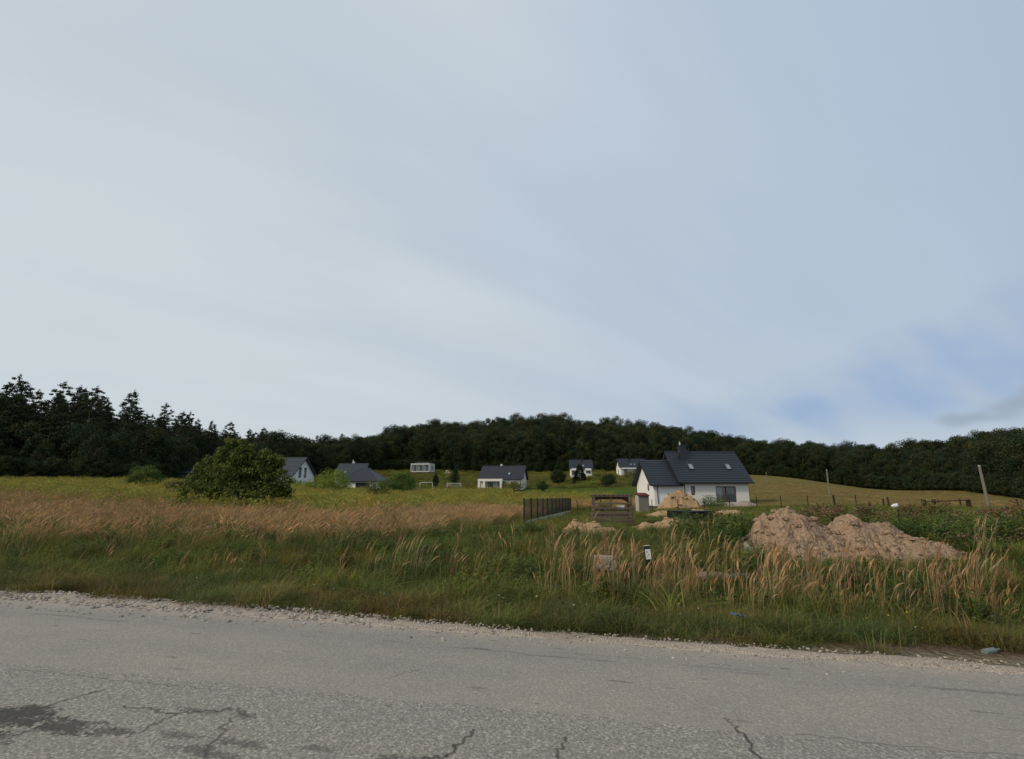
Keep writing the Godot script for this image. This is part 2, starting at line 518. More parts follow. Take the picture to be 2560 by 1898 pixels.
	var uvs := func(p: Vector3, _k: int, _r: int) -> Vector2:
		var q := to_road(p.x, -p.z)
		return Vector2((q.x - a0) / L, (q.y + W) / W)
	struct("road", grid_mesh(cols, rows, at, white, uvs), m)
	# crushed-stone shoulder between asphalt and grass
	var sh := func(k: int, r: int) -> Vector3:
		var a := -60.0 + 110.0 * k / 1100
		var edge := 0.46 + 0.22 * nz.get_noise_2d(a * 5.0, 77.0) + 0.12 * nz2.get_noise_2d(a * 20.0, 3.0)
		edge *= lerpf(1.15, 0.62, smoothstep(-8.0, 4.0, a))
		var s := lerpf(-0.12, edge, r / 8.0)
		var p := from_road(a, s)
		return Vector3(p.x, -0.026 + 0.03 * sin(PI * r / 8.0) + 0.018 * nz2.get_noise_2d(a * 60.0, s * 60.0) - (0.05 if r == 0 or r == 8 else 0.0), -p.y)
	struct("gravel_shoulder", grid_mesh(1100, 8, sh, white), M.gravel)
	# loose stones on the shoulder
	var stones := []
	for v in 3:
		var mb := MB.new()
		lump(mb, Vector3.ZERO, Vector3(.5, .3, .42), 2, 0.35, 40 + v)
		stones.append(mb.mesh())
	var lists := [[], [], []]
	var cl := [[], [], []]
	for i in 5200:
		var a := rr(-14.0, 8.0)
		var q := rng.randf()
		var s := lerpf(-0.1, lerpf(.52, .3, smoothstep(-4.0, 1.0, a)), pow(q, 0.8)) if i % 6 else rr(-0.5, 0.1)
		var p := from_road(a, s)
		var k := 0.012 + 0.045 * pow(rng.randf(), 4.0)
		if a > -2.5:
			k *= lerpf(.8, .45, smoothstep(-2.5, 1.0, a))
		var y := -0.005 if s < 0.0 else 0.002
		var t := Transform3D(Basis.from_euler(Vector3(rr(-.4, .4), rr(0, TAU), rr(-.4, .4))).scaled(Vector3.ONE * k * 1.5), Vector3(p.x, y, -p.y))
		lists[i % 3].append(t)
		var g := rr(0.5, 1.05)
		cl[i % 3].append(Color(g, g * rr(.95, 1.0), g * rr(.88, .98)))
	for v in 3:
		stuff("loose_stones", stones[v], M.stone, lists[v], cl[v], "pale crushed stones strewn along the road edge", "gravel")

func lump(mb: MB, mid: Vector3, r: Vector3, rings: int, rough: float, sd: int, col := Color.WHITE) -> void:
	var g := RandomNumberGenerator.new()
	g.seed = sd
	var rows := rings + 2
	var cols := rings * 2 + 3
	var pts := []
	for i in rows + 1:
		var row := []
		var th := PI * i / rows
		var pole := 1.0 + g.randf_range(-rough, rough)
		for k in cols:
			var ph := TAU * k / cols
			var q := pole if i == 0 or i == rows else 1.0 + g.randf_range(-rough, rough)
			row.append(mid + Vector3(sin(th) * cos(ph), cos(th), sin(th) * sin(ph)) * r * q)
		pts.append(row)
	for i in rows:
		for k in cols:
			var k2 := (k + 1) % cols
			mb.quad(pts[i + 1][k2], pts[i + 1][k], pts[i][k], pts[i][k2], col)

func stuff(called: String, mesh: Mesh, material: Material, where: Array, colors: Array, label: String, category: String) -> void:
	if where.is_empty():
		return
	var mm := MultiMesh.new()
	mm.transform_format = MultiMesh.TRANSFORM_3D
	mm.use_colors = true
	mm.mesh = mesh
	mm.instance_count = where.size()
	for i in where.size():
		mm.set_instance_transform(i, where[i])
		mm.set_instance_color(i, colors[i])
	var o := MultiMeshInstance3D.new()
	o.multimesh = mm
	o.material_override = material
	o.name = numbered(called)
	add_child(o)
	tag(o, label, category, "", "stuff")

# ---------------------------------------------------------------- land
const SANDS := [[4.6, 50.0, 3.0, 1.6], [17.5, 48.0, 5.0, 1.3], [9.4, 29.5, 3.2, 3.0], [10.6, 30.0, 2.6, 2.4], [11.0, 34.0, 3.5, 1.3], [9.5, 25.5, 2.4, 1.2], [29.5, 30.5, 3.4, 3.6], [17.6, 66.0, 5.0, 3.5], [31.0, 69.0, 3.5, 2.5], [3.6, 24.2, 1.9, 1.7], [6.0, 21.5, 1.2, .5], [9.4, 15.0, 3.6, 1.5], [4.25, 10.6, 1.0, .3]]

func sand(x: float, d: float) -> float:
	var best := 0.0
	for q in SANDS:
		var r := Vector2((x - q[0]) / q[2], (d - q[1]) / q[3]).length() + 0.35 * nz2.get_noise_2d(x * 5.0, d * 5.0)
		best = maxf(best, 1.0 - smoothstep(0.75, 1.05, r))
	return best

func field_right(x: float, d: float) -> float:      # mown stubble field on the right
	var u := x / maxf(d, 1.0)
	return smoothstep(0.44, 0.475, u) * smoothstep(58.0, 63.0, d)

func lawn(x: float, d: float) -> float:
	var u := x / maxf(d, 1.0)
	return smoothstep(-0.03, 0.05, u) * (1.0 - smoothstep(0.26, 0.3, u)) * smoothstep(98.0, 106.0, d) * (1.0 - smoothstep(158.0, 166.0, d))

func ground_color(p: Vector3, _k: int, _r: int) -> Color:
	var x := p.x
	var d := -p.z
	var a := nz.get_noise_2d(x * 0.5, d * 0.5)
	var b := nz2.get_noise_2d(x * 1.5, d * 0.7)
	var col := Color(.075, .075, .028).lerp(Color(.15, .11, .05), clampf(0.4 + 0.9 * b, 0.0, 1.0))
	col = col.lerp(Color(.115, .125, .03), smoothstep(90.0, 130.0, d) * 0.9)
	col = col.lerp(Color(.085, .145, .03).lerp(Color(.13, .16, .036), clampf(0.5 + a, 0, 1)), lawn(x, d))
	var f := Color(.255, .205, .075).lerp(Color(.2, .18, .062), clampf(0.5 + 0.9 * nz.get_noise_2d(x * 0.25, d * 0.9), 0.0, 1.0))
	f = f.lerp(Color(.15, .095, .05), 0.7 * smoothstep(0.22, 0.5, nz2.get_noise_2d(x * 0.35 + 40.0, d * 1.1)))
	col = col.lerp(f, field_right(x, d))
	col = col.lerp(Color(.15, .105, .07), smoothstep(3.5, 4.0, x) * (1.0 - smoothstep(.9, 1.3, road_s(x, d))))
	col = col.lerp(Color(.24, .2, .145), 1.0 - smoothstep(.35, .7, road_s(x, d) + .3 * b))
	return col.lerp(Color(.36, .245, .145), sand(x, d) * smoothstep(0.5, 1.0, road_s(x, d)))

func make_land() -> void:
	var cols := 300
	var rows := 340
	var at := func(k: int, r: int) -> Vector3:
		var t := 2.0 * k / cols - 1.0
		var x := 950.0 * sinh(6.2 * t) / sinh(6.2)
		var q := 1.2 * r / rows - 0.2
		var d := 8.0 + 950.0 * sinh(6.2 * q) / sinh(6.2) if q >= 0.0 else 8.0 - 60.0 * sinh(-6.2 * q * 3.0) / sinh(3.72)
		return Vector3(x, gh(x, d), -d)
	struct("ground", grid_mesh(cols, rows, at, ground_color), M.ground)

# ---------------------------------------------------------------- plants: shapes
func blade(mb: MB, root: Vector3, turn: float, h: float, w: float, lean: float, col: Color, segs := 3) -> void:
	var out := Vector3(cos(turn), 0, sin(turn))
	var side := Vector3(-sin(turn), 0, cos(turn)) * w * 0.5
	var a0 := root - side
	var a1 := root + side
	for i in segs:
		var t := float(i + 1) / segs
		var p := root + Vector3.UP * h * t * (1.0 - 0.35 * lean * t) + out * lean * h * t * t
		if i == segs - 1:
			mb.tri(a0, a1, p, col)
		else:
			var q := side * (1.0 - 0.75 * t)
			mb.quad(a0, a1, p + q, p - q, col)
			a0 = p - q
			a1 = p + q

func vary(c: Color, amount: float) -> Color:
	var k := 1.0 + rr(-amount, amount)
	return Color(c.r * k * rr(.88, 1.12), c.g * k, c.b * k * rr(.85, 1.15))

func tuft(n: int, rad: float, h0: float, h1: float, w: float, lean0: float, lean1: float, cols: Array, wind := 0.0, segs := 3) -> ArrayMesh:
	var mb := MB.new()
	for i in n:
		var a := rr(0, TAU)
		var r := rad * sqrt(rng.randf())
		var turn := a + rr(-.9, .9)
		if rng.randf() < wind:
			turn = rr(-.6, .6)
		blade(mb, Vector3(cos(a) * r, -0.02, sin(a) * r), turn, rr(h0, h1), w * rr(.6, 1.3), rr(lean0, lean1), vary(cols[rng.randi() % cols.size()], .25), segs)
	return mb.mesh()

# feathery seed head along a bent stem, tip blown to the right
func plume(mb: MB, p: Vector3, dir: Vector3, length: float, w: float, col: Color) -> void:
	var d := dir
	var q := p
	var segs := 5
	var prof := [0.35, 0.85, 1.0, 0.75, 0.45, 0.0]
	for s in segs:
		var nx := (d + Vector3(0.10, -0.09, 0.02)).normalized()
		var e := q + nx * length / segs
		for k in 3:
			var tn := PI * k / 3.0 + 0.4
			var side := nx.cross(Vector3(cos(tn), 0.2, sin(tn))).normalized()
			var wa: float = w * prof[s] * rr(.7, 1.25)
			var wb: float = w * prof[s + 1] * rr(.7, 1.25)
			mb.quad(q - side * wa, q + side * wa, e + side * wb, e - side * wb, vary(col, .15))
		for k in 3:      # loose side branchlets
			var b := q.lerp(e, rng.randf())
			var side := Vector3(rr(-1, 1), rr(-.2, .6), rr(-1, 1)).normalized()
			var tip := b + (nx * 1.1 + side * 0.8).normalized() * length * rr(.1, .2)
			var wv := nx.cross(side).normalized() * w * 0.25
			mb.tri(b - wv, b + wv, tip, vary(col, .2))
		q = e
		d = nx

func reed(stems: int, rad: float, h0: float, h1: float, bend: float, straw: Color, head: Color, leafc: Color, leaves := 3) -> ArrayMesh:
	var mb := MB.new()
	for i in stems:
		var a := rr(0, TAU)
		var r := rad * sqrt(rng.randf())
		var p := Vector3(cos(a) * r, -0.03, sin(a) * r)
		var h := rr(h0, h1)
		var lean := Vector3(rr(-.06, 0.34) * bend + rr(-.12, .14), 1.0, rr(-.2, .2)).normalized()
		if rng.randf() < .12:
			lean = Vector3(rr(.2, .8), 1.0, rr(-.4, .4)).normalized()
		var q := p
		var d := lean
		var col := vary(straw, .2)
		for s in 3:
			var nx := (d + Vector3(0.07 * bend, 0, 0)).normalized()
			var e := q + nx * h * 0.75 / 3.0
			var side := nx.cross(Vector3(rr(-1, 1), 0, rr(-1, 1)).normalized()).normalized() * 0.0035
			var sd2 := nx.cross(side).normalized() * 0.0035
			mb.quad(q - side, q + side, e + side, e - side, col)
			mb.quad(q - sd2, q + sd2, e + sd2, e - sd2, col)
			q = e
			d = nx
		plume(mb, q, d, h * rr(.17, .27), rr(.006, .014), vary(head, .25))
		for k in leaves:
			var t := rr(.02, .45)
			blade(mb, p + lean * h * t, rr(-1.6, 1.6) if rng.randf() < .7 else rr(0, TAU), rr(.2, .42) * h / 1.1, rr(.006, .011), rr(.5, 1.4), vary(leafc, .3), 3)
	return mb.mesh()

# upright leafy stem plant (goldenrod, nettle); flower colour may be null
func weed(stems: int, rad: float, h0: float, h1: float, leaf: float, lc: Color, fc = null, per := 16) -> ArrayMesh:
	var mb := MB.new()
	for i in stems:
		var a := rr(0, TAU)
		var r := rad * sqrt(rng.randf())
		var p := Vector3(cos(a) * r, -0.02, sin(a) * r)
		var h := rr(h0, h1)
		var top := p + Vector3(rr(-.1, .22) * h, h, rr(-.12, .12) * h)
		var sw := (top - p).cross(Vector3(rr(-1, 1), 0, 1)).normalized() * 0.004
		mb.quad(p - sw, p + sw, top + sw * .4, top - sw * .4, vary(lc, .2))
		for k in per:
			var t := rr(.15, 1.0)
			var q := p.lerp(top, t)
			var ph := rr(0, TAU)
			var out := Vector3(cos(ph), rr(-.2, .7), sin(ph)).normalized()
			var l := leaf * rr(.6, 1.2) * (1.15 - 0.5 * t)
			var wv := out.cross(Vector3.UP).normalized() * l * 0.22
			var tip := q + out * l + Vector3.DOWN * l * .15
			var mid := q + out * l * .5 + Vector3.UP * l * .06
			var cc := vary(lc, .3)
			mb.tri(q, mid - wv, mid + wv, cc)
			mb.tri(mid - wv, tip, mid + wv, cc)
		if fc != null:
			for k in 7:
				var q := top + Vector3(rr(-.07, .09), rr(-.12, .05), rr(-.07, .07))
				var e := q + Vector3(rr(-.07, .1), rr(.0, .06), rr(-.07, .07))
				var wv := (e - q).cross(Vector3(rr(-1, 1), 1, rr(-1, 1))).normalized() * 0.016
				mb.quad(q - wv, q + wv, e + wv, e - wv, vary(fc, .25))
	return mb.mesh()

func leaf_cloud(mb: MB, mid: Vector3, rad: Vector3, n: int, size: float, cols: Array, amount := .3, shell := 0.4) -> void:
	var tone: Color = vary(cols[rng.randi() % cols.size()], .12)
	for i in n:
		var dir := Vector3(rng.randfn(), rng.randfn(), rng.randfn()).normalized()
		var p := mid + dir * rad * pow(rng.randf(), shell)
		var nn := (dir + Vector3(rr(-1, 1), rr(-.6, 1.2), rr(-1, 1)) * .75).normalized()
		var x := nn.cross(Vector3(rr(-1, 1), rr(-1, 1), rr(-1, 1))).normalized()
		var y := nn.cross(x)
		var k := size * rr(.55, 1.3)
		var c := vary(tone if rng.randf() < .75 else cols[rng.randi() % cols.size()], amount)
		var tip := p + x * k * .6 + nn * k * rr(-.15, .15)
		var end := p - x * k * .6
		mb.tri(end, p + y * k * .32, tip, c)
		mb.tri(end, tip, p - y * k * .32, c)

func crown_round(h: float, low: float, rad: float, lobes: int, leaves: int, size: float, cols: Array, squash := 1.0) -> ArrayMesh:
	var mb := MB.new()
	var ch := (h - low) * .5
	for i in lobes:
		var y := 1.0 - 2.0 * (i + .5) / lobes
		var a := i * 2.399 + rr(-.4, .4)
		var ring := sqrt(1.0 - y * y)
		var k := rr(.5, .8)
		var m := Vector3(cos(a) * ring * rad * k, low + ch + y * ch * .72, sin(a) * ring * rad * k)
		var lr := rad * rr(.32, .5)
		leaf_cloud(mb, m, Vector3(lr, lr * rr(.7, .95) * squash, lr), leaves / lobes, size, cols)
	return mb.mesh()

func trunk_mesh(h: float, r: float, limbs: int, low: float, reach: float) -> ArrayMesh:
	var mb := MB.new()
	var p := Vector3(0, -.4, 0)
	for i in 5:
		var q := Vector3(rr(-.12, .12) * r * 8, h * (i + 1) / 5.0, rr(-.12, .12) * r * 8)
		mb.tube(p, q, r * (1.0 - .17 * i), r * (1.0 - .17 * (i + 1)), 7)
		p = q
	for i in limbs:
		var a := i * 2.4 + rr(-.5, .5)
		var y := lerpf(low, h * .9, (i + .5) / limbs)
		var b := Vector3(0, y, 0)
		var e := b + Vector3(cos(a) * reach, rr(.15, .6) * reach, sin(a) * reach) * rr(.7, 1.05)
		mb.tube(b, b.lerp(e, .55) + Vector3(0, reach * .06, 0), r * .4, r * .25, 5)
		mb.tube(b.lerp(e, .55) + Vector3(0, reach * .06, 0), e, r * .25, r * .08, 5)
	return mb.mesh()

func pine_crown(h: float, from: float, rad: float, cols: Array) -> ArrayMesh:
	var mb := MB.new()
	var y := from
	while y < h - .8:
		var t := (y - from) / (h - from)
		var reach := rad * minf(.45 + 1.6 * t, 1.0) * pow(1.0 - t, .55)
		var n := 5 if t < .75 else 3
		var a0 := rr(0, TAU)
		for k in n:
			var a := a0 + TAU * k / n + rr(-.5, .5)
			var e := reach * rr(.25, 1.15)
			var lr := rr(.35, .95) * (1.1 - .5 * t)
			leaf_cloud(mb, Vector3(cos(a) * e, y + rr(-.3, .5), sin(a) * e), Vector3(lr * 1.2, lr * .75, lr * 1.2), int(45 + 75 * lr), .26, cols, .3, .55)
		y += rr(.5, .85)
	leaf_cloud(mb, Vector3(rr(-.2, .2), h - .7, rr(-.2, .2)), Vector3(.42, .95, .42), 90, .24, cols, .3, .55)
	return mb.mesh()

func spruce_crown(h: float, rad: float, size: float, n: int, cols: Array, curve := 1.0) -> ArrayMesh:
	var mb := MB.new()
	for i in n:
		var t := 1.0 - sqrt(rng.randf())
		var a := rr(0, TAU)
		var r := rad * pow(1.0 - t, curve) * (0.72 + .28 * rng.randf()) * (1.0 + .12 * sin(a * 3.0 + t * 20.0))
		var p := Vector3(cos(a) * r, .15 + t * h, sin(a) * r)
		var out := Vector3(cos(a), rr(-.3, .7), sin(a)).normalized()
		var side := out.cross(Vector3(rr(-1, 1), rr(-1, 1), rr(-1, 1))).normalized()
		var k := size * rr(.6, 1.3)
		var c := vary(cols[rng.randi() % cols.size()], .3)
		mb.tri(p - out * k * .5, p + side * k * .4, p + out * k * .6, c)
		mb.tri(p - out * k * .5, p + out * k * .6, p - side * k * .4, c)
	return mb.mesh()

func plant(called: String, label: String, category: String, at: Vector3, crown: Mesh, trunk: Mesh, material: Material, group := "", crown_name := "crown") -> Node3D:
	var o := base(called, label, category, at, 0.0, group)
	put("trunk", trunk, M.bark, o)
	put(crown_name, crown, material, o)
	return o

# ---------------------------------------------------------------- scattering of field plants
func spread(count: int, u0: float, u1: float, d0: float, d1: float, ok: Callable) -> Array:
	var out := []
	for i in count:
		var d := sqrt(lerpf(d0 * d0, d1 * d1, rng.randf()))
		var x := rr(u0, u1) * d
		var s := road_s(x, d)
		if s < 0.34 or blocked(x, d):
			continue
		if x > 3.9 and s < .95 + .3 * nz2.get_noise_2d(x * 6.0, d * 6.0):
			continue      # bare trodden soil at the road edge on the right
		var p: float = ok.call(x, d, s)
		if rng.randf() < p:
			out.append(Vector2(x, d))
	return out

func sow(called: String, label: String, category: String, meshes: Array, material: Material, spots: Array, k0: float, k1: float, tint: Callable, tall := 1.0) -> void:
	var lists := []
	var cols := []
	for m in meshes:
		lists.append([])
		cols.append([])
	for q in spots:
		var v := rng.randi() % meshes.size()
		var cut := .55 if q.x > 6.3 and q.x < 13.2 and q.y > 11.2 and q.y < 15.5 else 1.0
		var k := rr(k0, k1) * (1.0 + .5 * nz2.get_noise_2d(q.x * 5.0 + 31.0, q.y * 5.0)) * cut
		var b := Basis(Vector3.UP, (rr(-.9, .9) if rng.randf() < .7 else rr(0, TAU)) if tall > 1.0 else rr(0, TAU)).scaled(Vector3(k, k * rr(.85, 1.15), k))
		lists[v].append(Transform3D(b, Vector3(q.x, gh(q.x, q.y), -q.y)))
		cols[v].append(tint.call(q.x, q.y))
	for v in meshes.size():
		stuff(called, meshes[v], material, lists[v], cols[v], label, category)

const BLOCKS := [   # x, distance, half width, half depth: nothing grows here
	[26.6, 79.3, 8.2, 5.2], [-59.4, 132.0, 6.5, 5.5], [-45.3, 156.0, 6.8, 6.8], [-58.8, 189.0, 6, 5.5], [-2.6, 163.5, 7.2, 6.2], [30.5, 224.0, 5.5, 5], [54.5, 234.0, 6.5, 5], [-46.7, 263.0, 7, 5], [-93.0, 144.0, 5.5, 5.5], [-24.6, 44.0, 4.2, 3.2],
	[6.75, 34.6, 1.4, 1.0], [14.45, 56.6, .8, .8], [11.5, 33.2, 1.5, 1.6], [1.78, 10.05, .3, .25], [4.25, 10.5, .75, .25], [1.85, 9.5, .3, .3], [8.2, 15.4, 1.3, .8], [10.8, 15.4, 1.5, .85], [21.6, 66.0, 2.8, 2.0]]

func blocked(x: float, d: float) -> bool:
	for q in BLOCKS:
		if absf(x - q[0]) < q[2] and absf(d - q[1]) < q[3]:
			return true
	return false

func right_of_fence(x: float, d: float) -> bool:
	return x > 0.78 + (d - 33.0) * 0.2267 - 1.3

func make_plants() -> void:
	var tint := func(lo: float, hi: float) -> Callable:
		return func(x: float, d: float) -> Color:
			var k := rr(lo, hi) * (1.0 + .4 * nz.get_noise_2d(x * 2.0, d * 2.0) + .45 * nz2.get_noise_2d(x * 7.0, d * 5.0))
			var y := 1.0 + .35 * nz2.get_noise_2d(x * 1.3 + 9.0, d * 1.3) + .25 * nz2.get_noise_2d(x * 5.0 + 70.0, d * 5.0)
			return Color(k * y * 1.1, k * .93, k)
	var straw_tint := func(x: float, d: float) -> Color:
		var k := rr(.75, 1.15) * (1.0 + .35 * nz2.get_noise_2d(x * 3.0, d * 3.0))
		return Color(k, k * rr(.92, 1.0), k * rr(.85, 1.0))
	var green := [Color(.105, .15, .026), Color(.14, .165, .034), Color(.08, .125, .022), Color(.17, .15, .05)]
	var olive := [Color(.13, .155, .034), Color(.11, .145, .03), Color(.17, .155, .06), Color(.095, .13, .026), Color(.12, .15, .03)]
	var dry := [Color(.3, .22, .11), Color(.22, .15, .075), Color(.17, .15, .055)]
	# low verge
	var low := []
	for i in 4:
		low.append(tuft(46, .12, .04, .12 + .06 * i, .007, .4, 1.7, olive, .25))
	var lowd := []
	for i in 2:
		lowd.append(tuft(34, .13, .05, .16, .006, .5, 1.6, dry, .25))
	lowd.append(tuft(12, .12, .15, .42, .004, .1, .8, dry, .4))
	var va := func(x: float, d: float, s: float) -> float: return (1.0 - smoothstep(1.9, 3.0, s)) * clampf(.75 + 1.2 * nz2.get_noise_2d(x * 4.0, d * 4.0) + (.3 if s > .7 else -.2), .05, 1.0)
	var edge := func(x: float, d: float, s: float) -> float: return (1.0 - smoothstep(.9, 1.9, s)) * (.12 + 1.2 * nz2.get_noise_2d(x * 2.0, d * 2.0)) + (.4 if s < .7 else 0.0)
	sow("verge_grass", "short olive green grass along the gravel shoulder", "grass", low, M.grass, spread(26880, -1.41, 1.41, 5.0, 12.5, va), .6, 1.5, tint.call(.55, 1.25))
	sow("dry_verge_grass", "dry brownish grass at the edge of the gravel", "grass", lowd, M.grass, spread(11520, -1.41, 1.41, 5.0, 11.5, edge), .6, 1.1, tint.call(.7, 1.1))
	# taller weeds of ditch and bank
	var tall := []
	for i in 4:
		tall.append(tuft(42, .2, .25, .62, .011, .25, 1.25, green, .5, 4))
	for i in 2:
		tall.append(tuft(26, .16, .3, .6, .017, .9, 1.9, [Color(.1, .16, .03), Color(.13, .18, .036)], .4, 5))
	var herbs := []
	for i in 3:
		herbs.append(weed(7, .2, .22, .5, .11, [Color(.085, .14, .026), Color(.12, .165, .03), Color(.07, .11, .026)][i], null, 22))
	var wa := func(x: float, d: float, s: float) -> float:
		return smoothstep(1.5, 2.6, s) * (1.0 - smoothstep(24.0, 34.0, d)) * clampf(.62 + .8 * nz2.get_noise_2d(x * 1.2, d * 1.2), .12, 1.0) * (1.0 - sand(x, d)) * (.55 if right_of_fence(x, d) and d > 17.0 else 1.0)
	sow("tall_grass", "dark green tall grass of the roadside ditch and bank", "grass", tall, M.grass, spread(19200, -1.41, 1.41, 7.0, 18.0, wa), .5, 1.25, tint.call(.55, 1.25))
	sow("tall_grass", "dark green tall grass of the roadside ditch and bank", "grass", tall, M.grass, spread(11520, -1.41, 1.41, 18.0, 34.0, wa), .8, 1.3, tint.call(.7, 1.15))
	var ha := func(x: float, d: float, s: float) -> float:
		return smoothstep(1.8, 3.2, s) * clampf(.35 + 1.6 * nz.get_noise_2d(x * 3.0 + 30.0, d * 3.0), 0.0, 1.0) * (1.0 - smoothstep(20.0, 30.0, d)) * (1.0 - sand(x, d))
	sow("broadleaf_weeds", "leafy green weeds among the roadside grass", "weeds", herbs, M.leaf, spread(11520, -1.41, 1.41, 7.5, 26.0, ha), .7, 1.35, tint.call(.7, 1.15))
	# flowers in the verge
	var fl := MB.new()
	for i in 5:
		var a := TAU * i / 5.0
		fl.tri(Vector3.ZERO, Vector3(cos(a) * .02, .006, sin(a) * .02), Vector3(cos(a + .9) * .02, .006, sin(a + .9) * .02))
	fl.tube(Vector3(0, -.25, 0), Vector3(0, 0, 0), .0015, .0015, 4, Color(.2, .3, .08))
	var fm := fl.mesh()
	var fw := []
	var fc := []
	for i in 240:
		var q := from_road(rr(-12.0, 7.0), .9 + 4.5 * pow(rng.randf(), 1.5))
		if blocked(q.x, q.y):
			continue
		fw.append(Transform3D(Basis.from_euler(Vector3(rr(-.5, .8), rr(0, 6), rr(-.5, .5))).scaled(Vector3.ONE * rr(.3, .65)), on(q.x, q.y, rr(.12, .28))))
		fc.append(Color(.6, .6, .52) if rng.randf() < .6 else Color(.7, .55, .06))
	stuff("wild_flowers", fm, M.leaf, fw, fc, "tiny white and yellow flowers dotted through the verge", "flowers")
	# brown reed grass of the left field
	var straw := Color(.36, .27, .14)
	var head := Color(.62, .45, .27)
	var field_reed := []
	for i in 4:
		field_reed.append(reed(15, .32, .7, 1.15, 1.4, straw, [head, Color(.62, .41, .23), Color(.56, .43, .23), Color(.56, .36, .2)][i], Color(.2, .22, .07), 6))
	var ra := func(x: float, d: float, _s: float) -> float:
		if right_of_fence(x, d) and d < 61.0:
			return 0.0
		var u := x / d
		var k := smoothstep(14.0, 19.0, d + 5.0 * nz.get_noise_2d(x * 1.5, d * 1.5))
		var far := lerpf(lerpf(74.0, 41.0, smoothstep(-.95, -.55, u)), 60.0, smoothstep(-.35, -.1, u))
		k *= 1.0 - .93 * smoothstep(far - 9.0, far + 9.0, d + 22.0 * nz2.get_noise_2d(x * .5, d * .5))
		return clampf(k * (.62 + .9 * nz2.get_noise_2d(x * .9, d * .9) - .3 * smoothstep(-.5, -.9, u)), 0.0, 1.0)
	sow("reed_grass", "brown seeding reed grass covering the field left of the fence", "grass", field_reed, M.plume, spread(23513, -1.43, 0.20, 13.0, 82.0, ra), .75, 1.15, straw_tint, 2.0)
	var rb := func(x: float, d: float, _s: float) -> float:
		return 1.0 if d > 62.0 and x < 19.0 and nz.get_noise_2d(x * .8, d * .8) > -.25 else 0.0
	sow("far_reed_grass", "brown reed grass beyond the building plot", "grass", field_reed, M.plume, spread(1600, 0.05, 0.25, 61.0, 80.0, rb), .9, 1.2, straw_tint, 2.0)
	# single brown plumes and green bottoms among the roadside weeds
	var road_reed := []
	for i in 4:
		road_reed.append(reed(7, .12, .6, 1.15, .22, Color(.38, .29, .15), [Color(.52, .36, .2), Color(.47, .31, .17), Color(.54, .4, .23), Color(.42, .27, .15)][i], Color(.13, .16, .045), 5))
	var rc := func(x: float, d: float, s: float) -> float:
		var u := x / d
		var band := smoothstep(1.9, 2.5, s) * (1.0 - smoothstep(4.6, 6.2, s))
		var k := band * smoothstep(.04, .1, u) * clampf(.55 + 1.4 * nz2.get_noise_2d(x * 3.2, d * 3.2), 0.0, 1.0)
		k *= 1.0 - .65 * smoothstep(.5, .85, u)
		return k + (.03 if s > 2.5 and s < 12.0 and d < 20.0 else 0.0)
	sow("roadside_reed_grass", "straw coloured reed plumes standing in the roadside ditch", "grass", road_reed, M.plume, spread(8320, -1.41, 1.41, 6.5, 20.0, rc), .6, 1.1, straw_tint, 2.0)
	# goldenrod and rank meadow
	var rod := []
	for i in 3:
		rod.append(weed(9, .4, .7, 1.15, .13, [Color(.15, .225, .045), Color(.175, .24, .05), Color(.12, .195, .04)][i], Color(.27, .28, .055), 13))
	var ga := func(x: float, d: float, _s: float) -> float:
		if right_of_fence(x, d) and d < 61.0 or x / d > .2 or lawn(x, d) > .3:
			return 0.0
		var u := x / d
		var far := lerpf(lerpf(64.0, 38.0, smoothstep(-.95, -.55, u)), 60.0, smoothstep(-.35, -.1, u))
		return smoothstep(far - 10.0, far + 6.0, d + 22.0 * nz2.get_noise_2d(x * .5, d * .5)) * clampf(.8 + .5 * nz.get_noise_2d(x, d), 0.0, 1.0)
	sow("goldenrod", "yellow green goldenrod filling the far half of the field", "weeds", rod, M.leaf, spread(32176, -1.43, 0.20, 33.0, 128.0, ga), .85, 1.3, tint.call(.75, 1.2))
	var big := []
	for i in 3:
		big.append(weed(26, 1.1, .5, 1.0, .3, [Color(.155, .205, .042), Color(.175, .21, .046), Color(.125, .175, .038)][i], Color(.24, .235, .05), 9))
	var gb := func(x: float, d: float, _s: float) -> float:
		var u := x / d
		if lawn(x, d) > .2 or d > forest_edge(u) + 3.0 or u > .3:
			return 0.0
		return clampf(.55 + 1.3 * nz.get_noise_2d(x * .6, d * .9), .08, 1.0)
	sow("meadow_weeds", "yellow green rank meadow on the rising slope", "weeds", big, M.leaf, spread(18192, -1.22, 0.30, 118.0, 292.0, gb), .8, 1.3, tint.call(.7, 1.15))
	# grass of the building plot
	var pa := func(x: float, d: float, _s: float) -> float:
		if not right_of_fence(x, d):
			return 0.0
		return clampf(.75 + .6 * nz2.get_noise_2d(x * .8, d * .8), .15, 1.0) * (1.0 - sand(x, d))
	sow("plot_grass", "fresh green grass of the building plot", "grass", tall, M.grass, spread(25600, 0.00, 1.43, 13.0, 64.0, pa), .45, 1.05, tint.call(.8, 1.35))
	# stubble, dry edges
	var stub := []
	for i in 3:
		stub.append(tuft(60, .5, .08, .22, .02, .2, 1.2, [Color(.27, .22, .085), Color(.22, .2, .07), Color(.3, .235, .1)], .3, 2))
	var sa := func(x: float, d: float, _s: float) -> float: return field_right(x, d) * clampf(.5 + .8 * nz2.get_noise_2d(x * .4, d), .05, 1.0)
	sow("stubble", "pale mown stubble of the sloping field", "grass", stub, M.grass, spread(13032, 0.42, 1.43, 60.0, 170.0, sa), .8, 1.5, tint.call(.85, 1.1))
	# rank dry growth on the spoil bank behind the heaps
	var brown := []
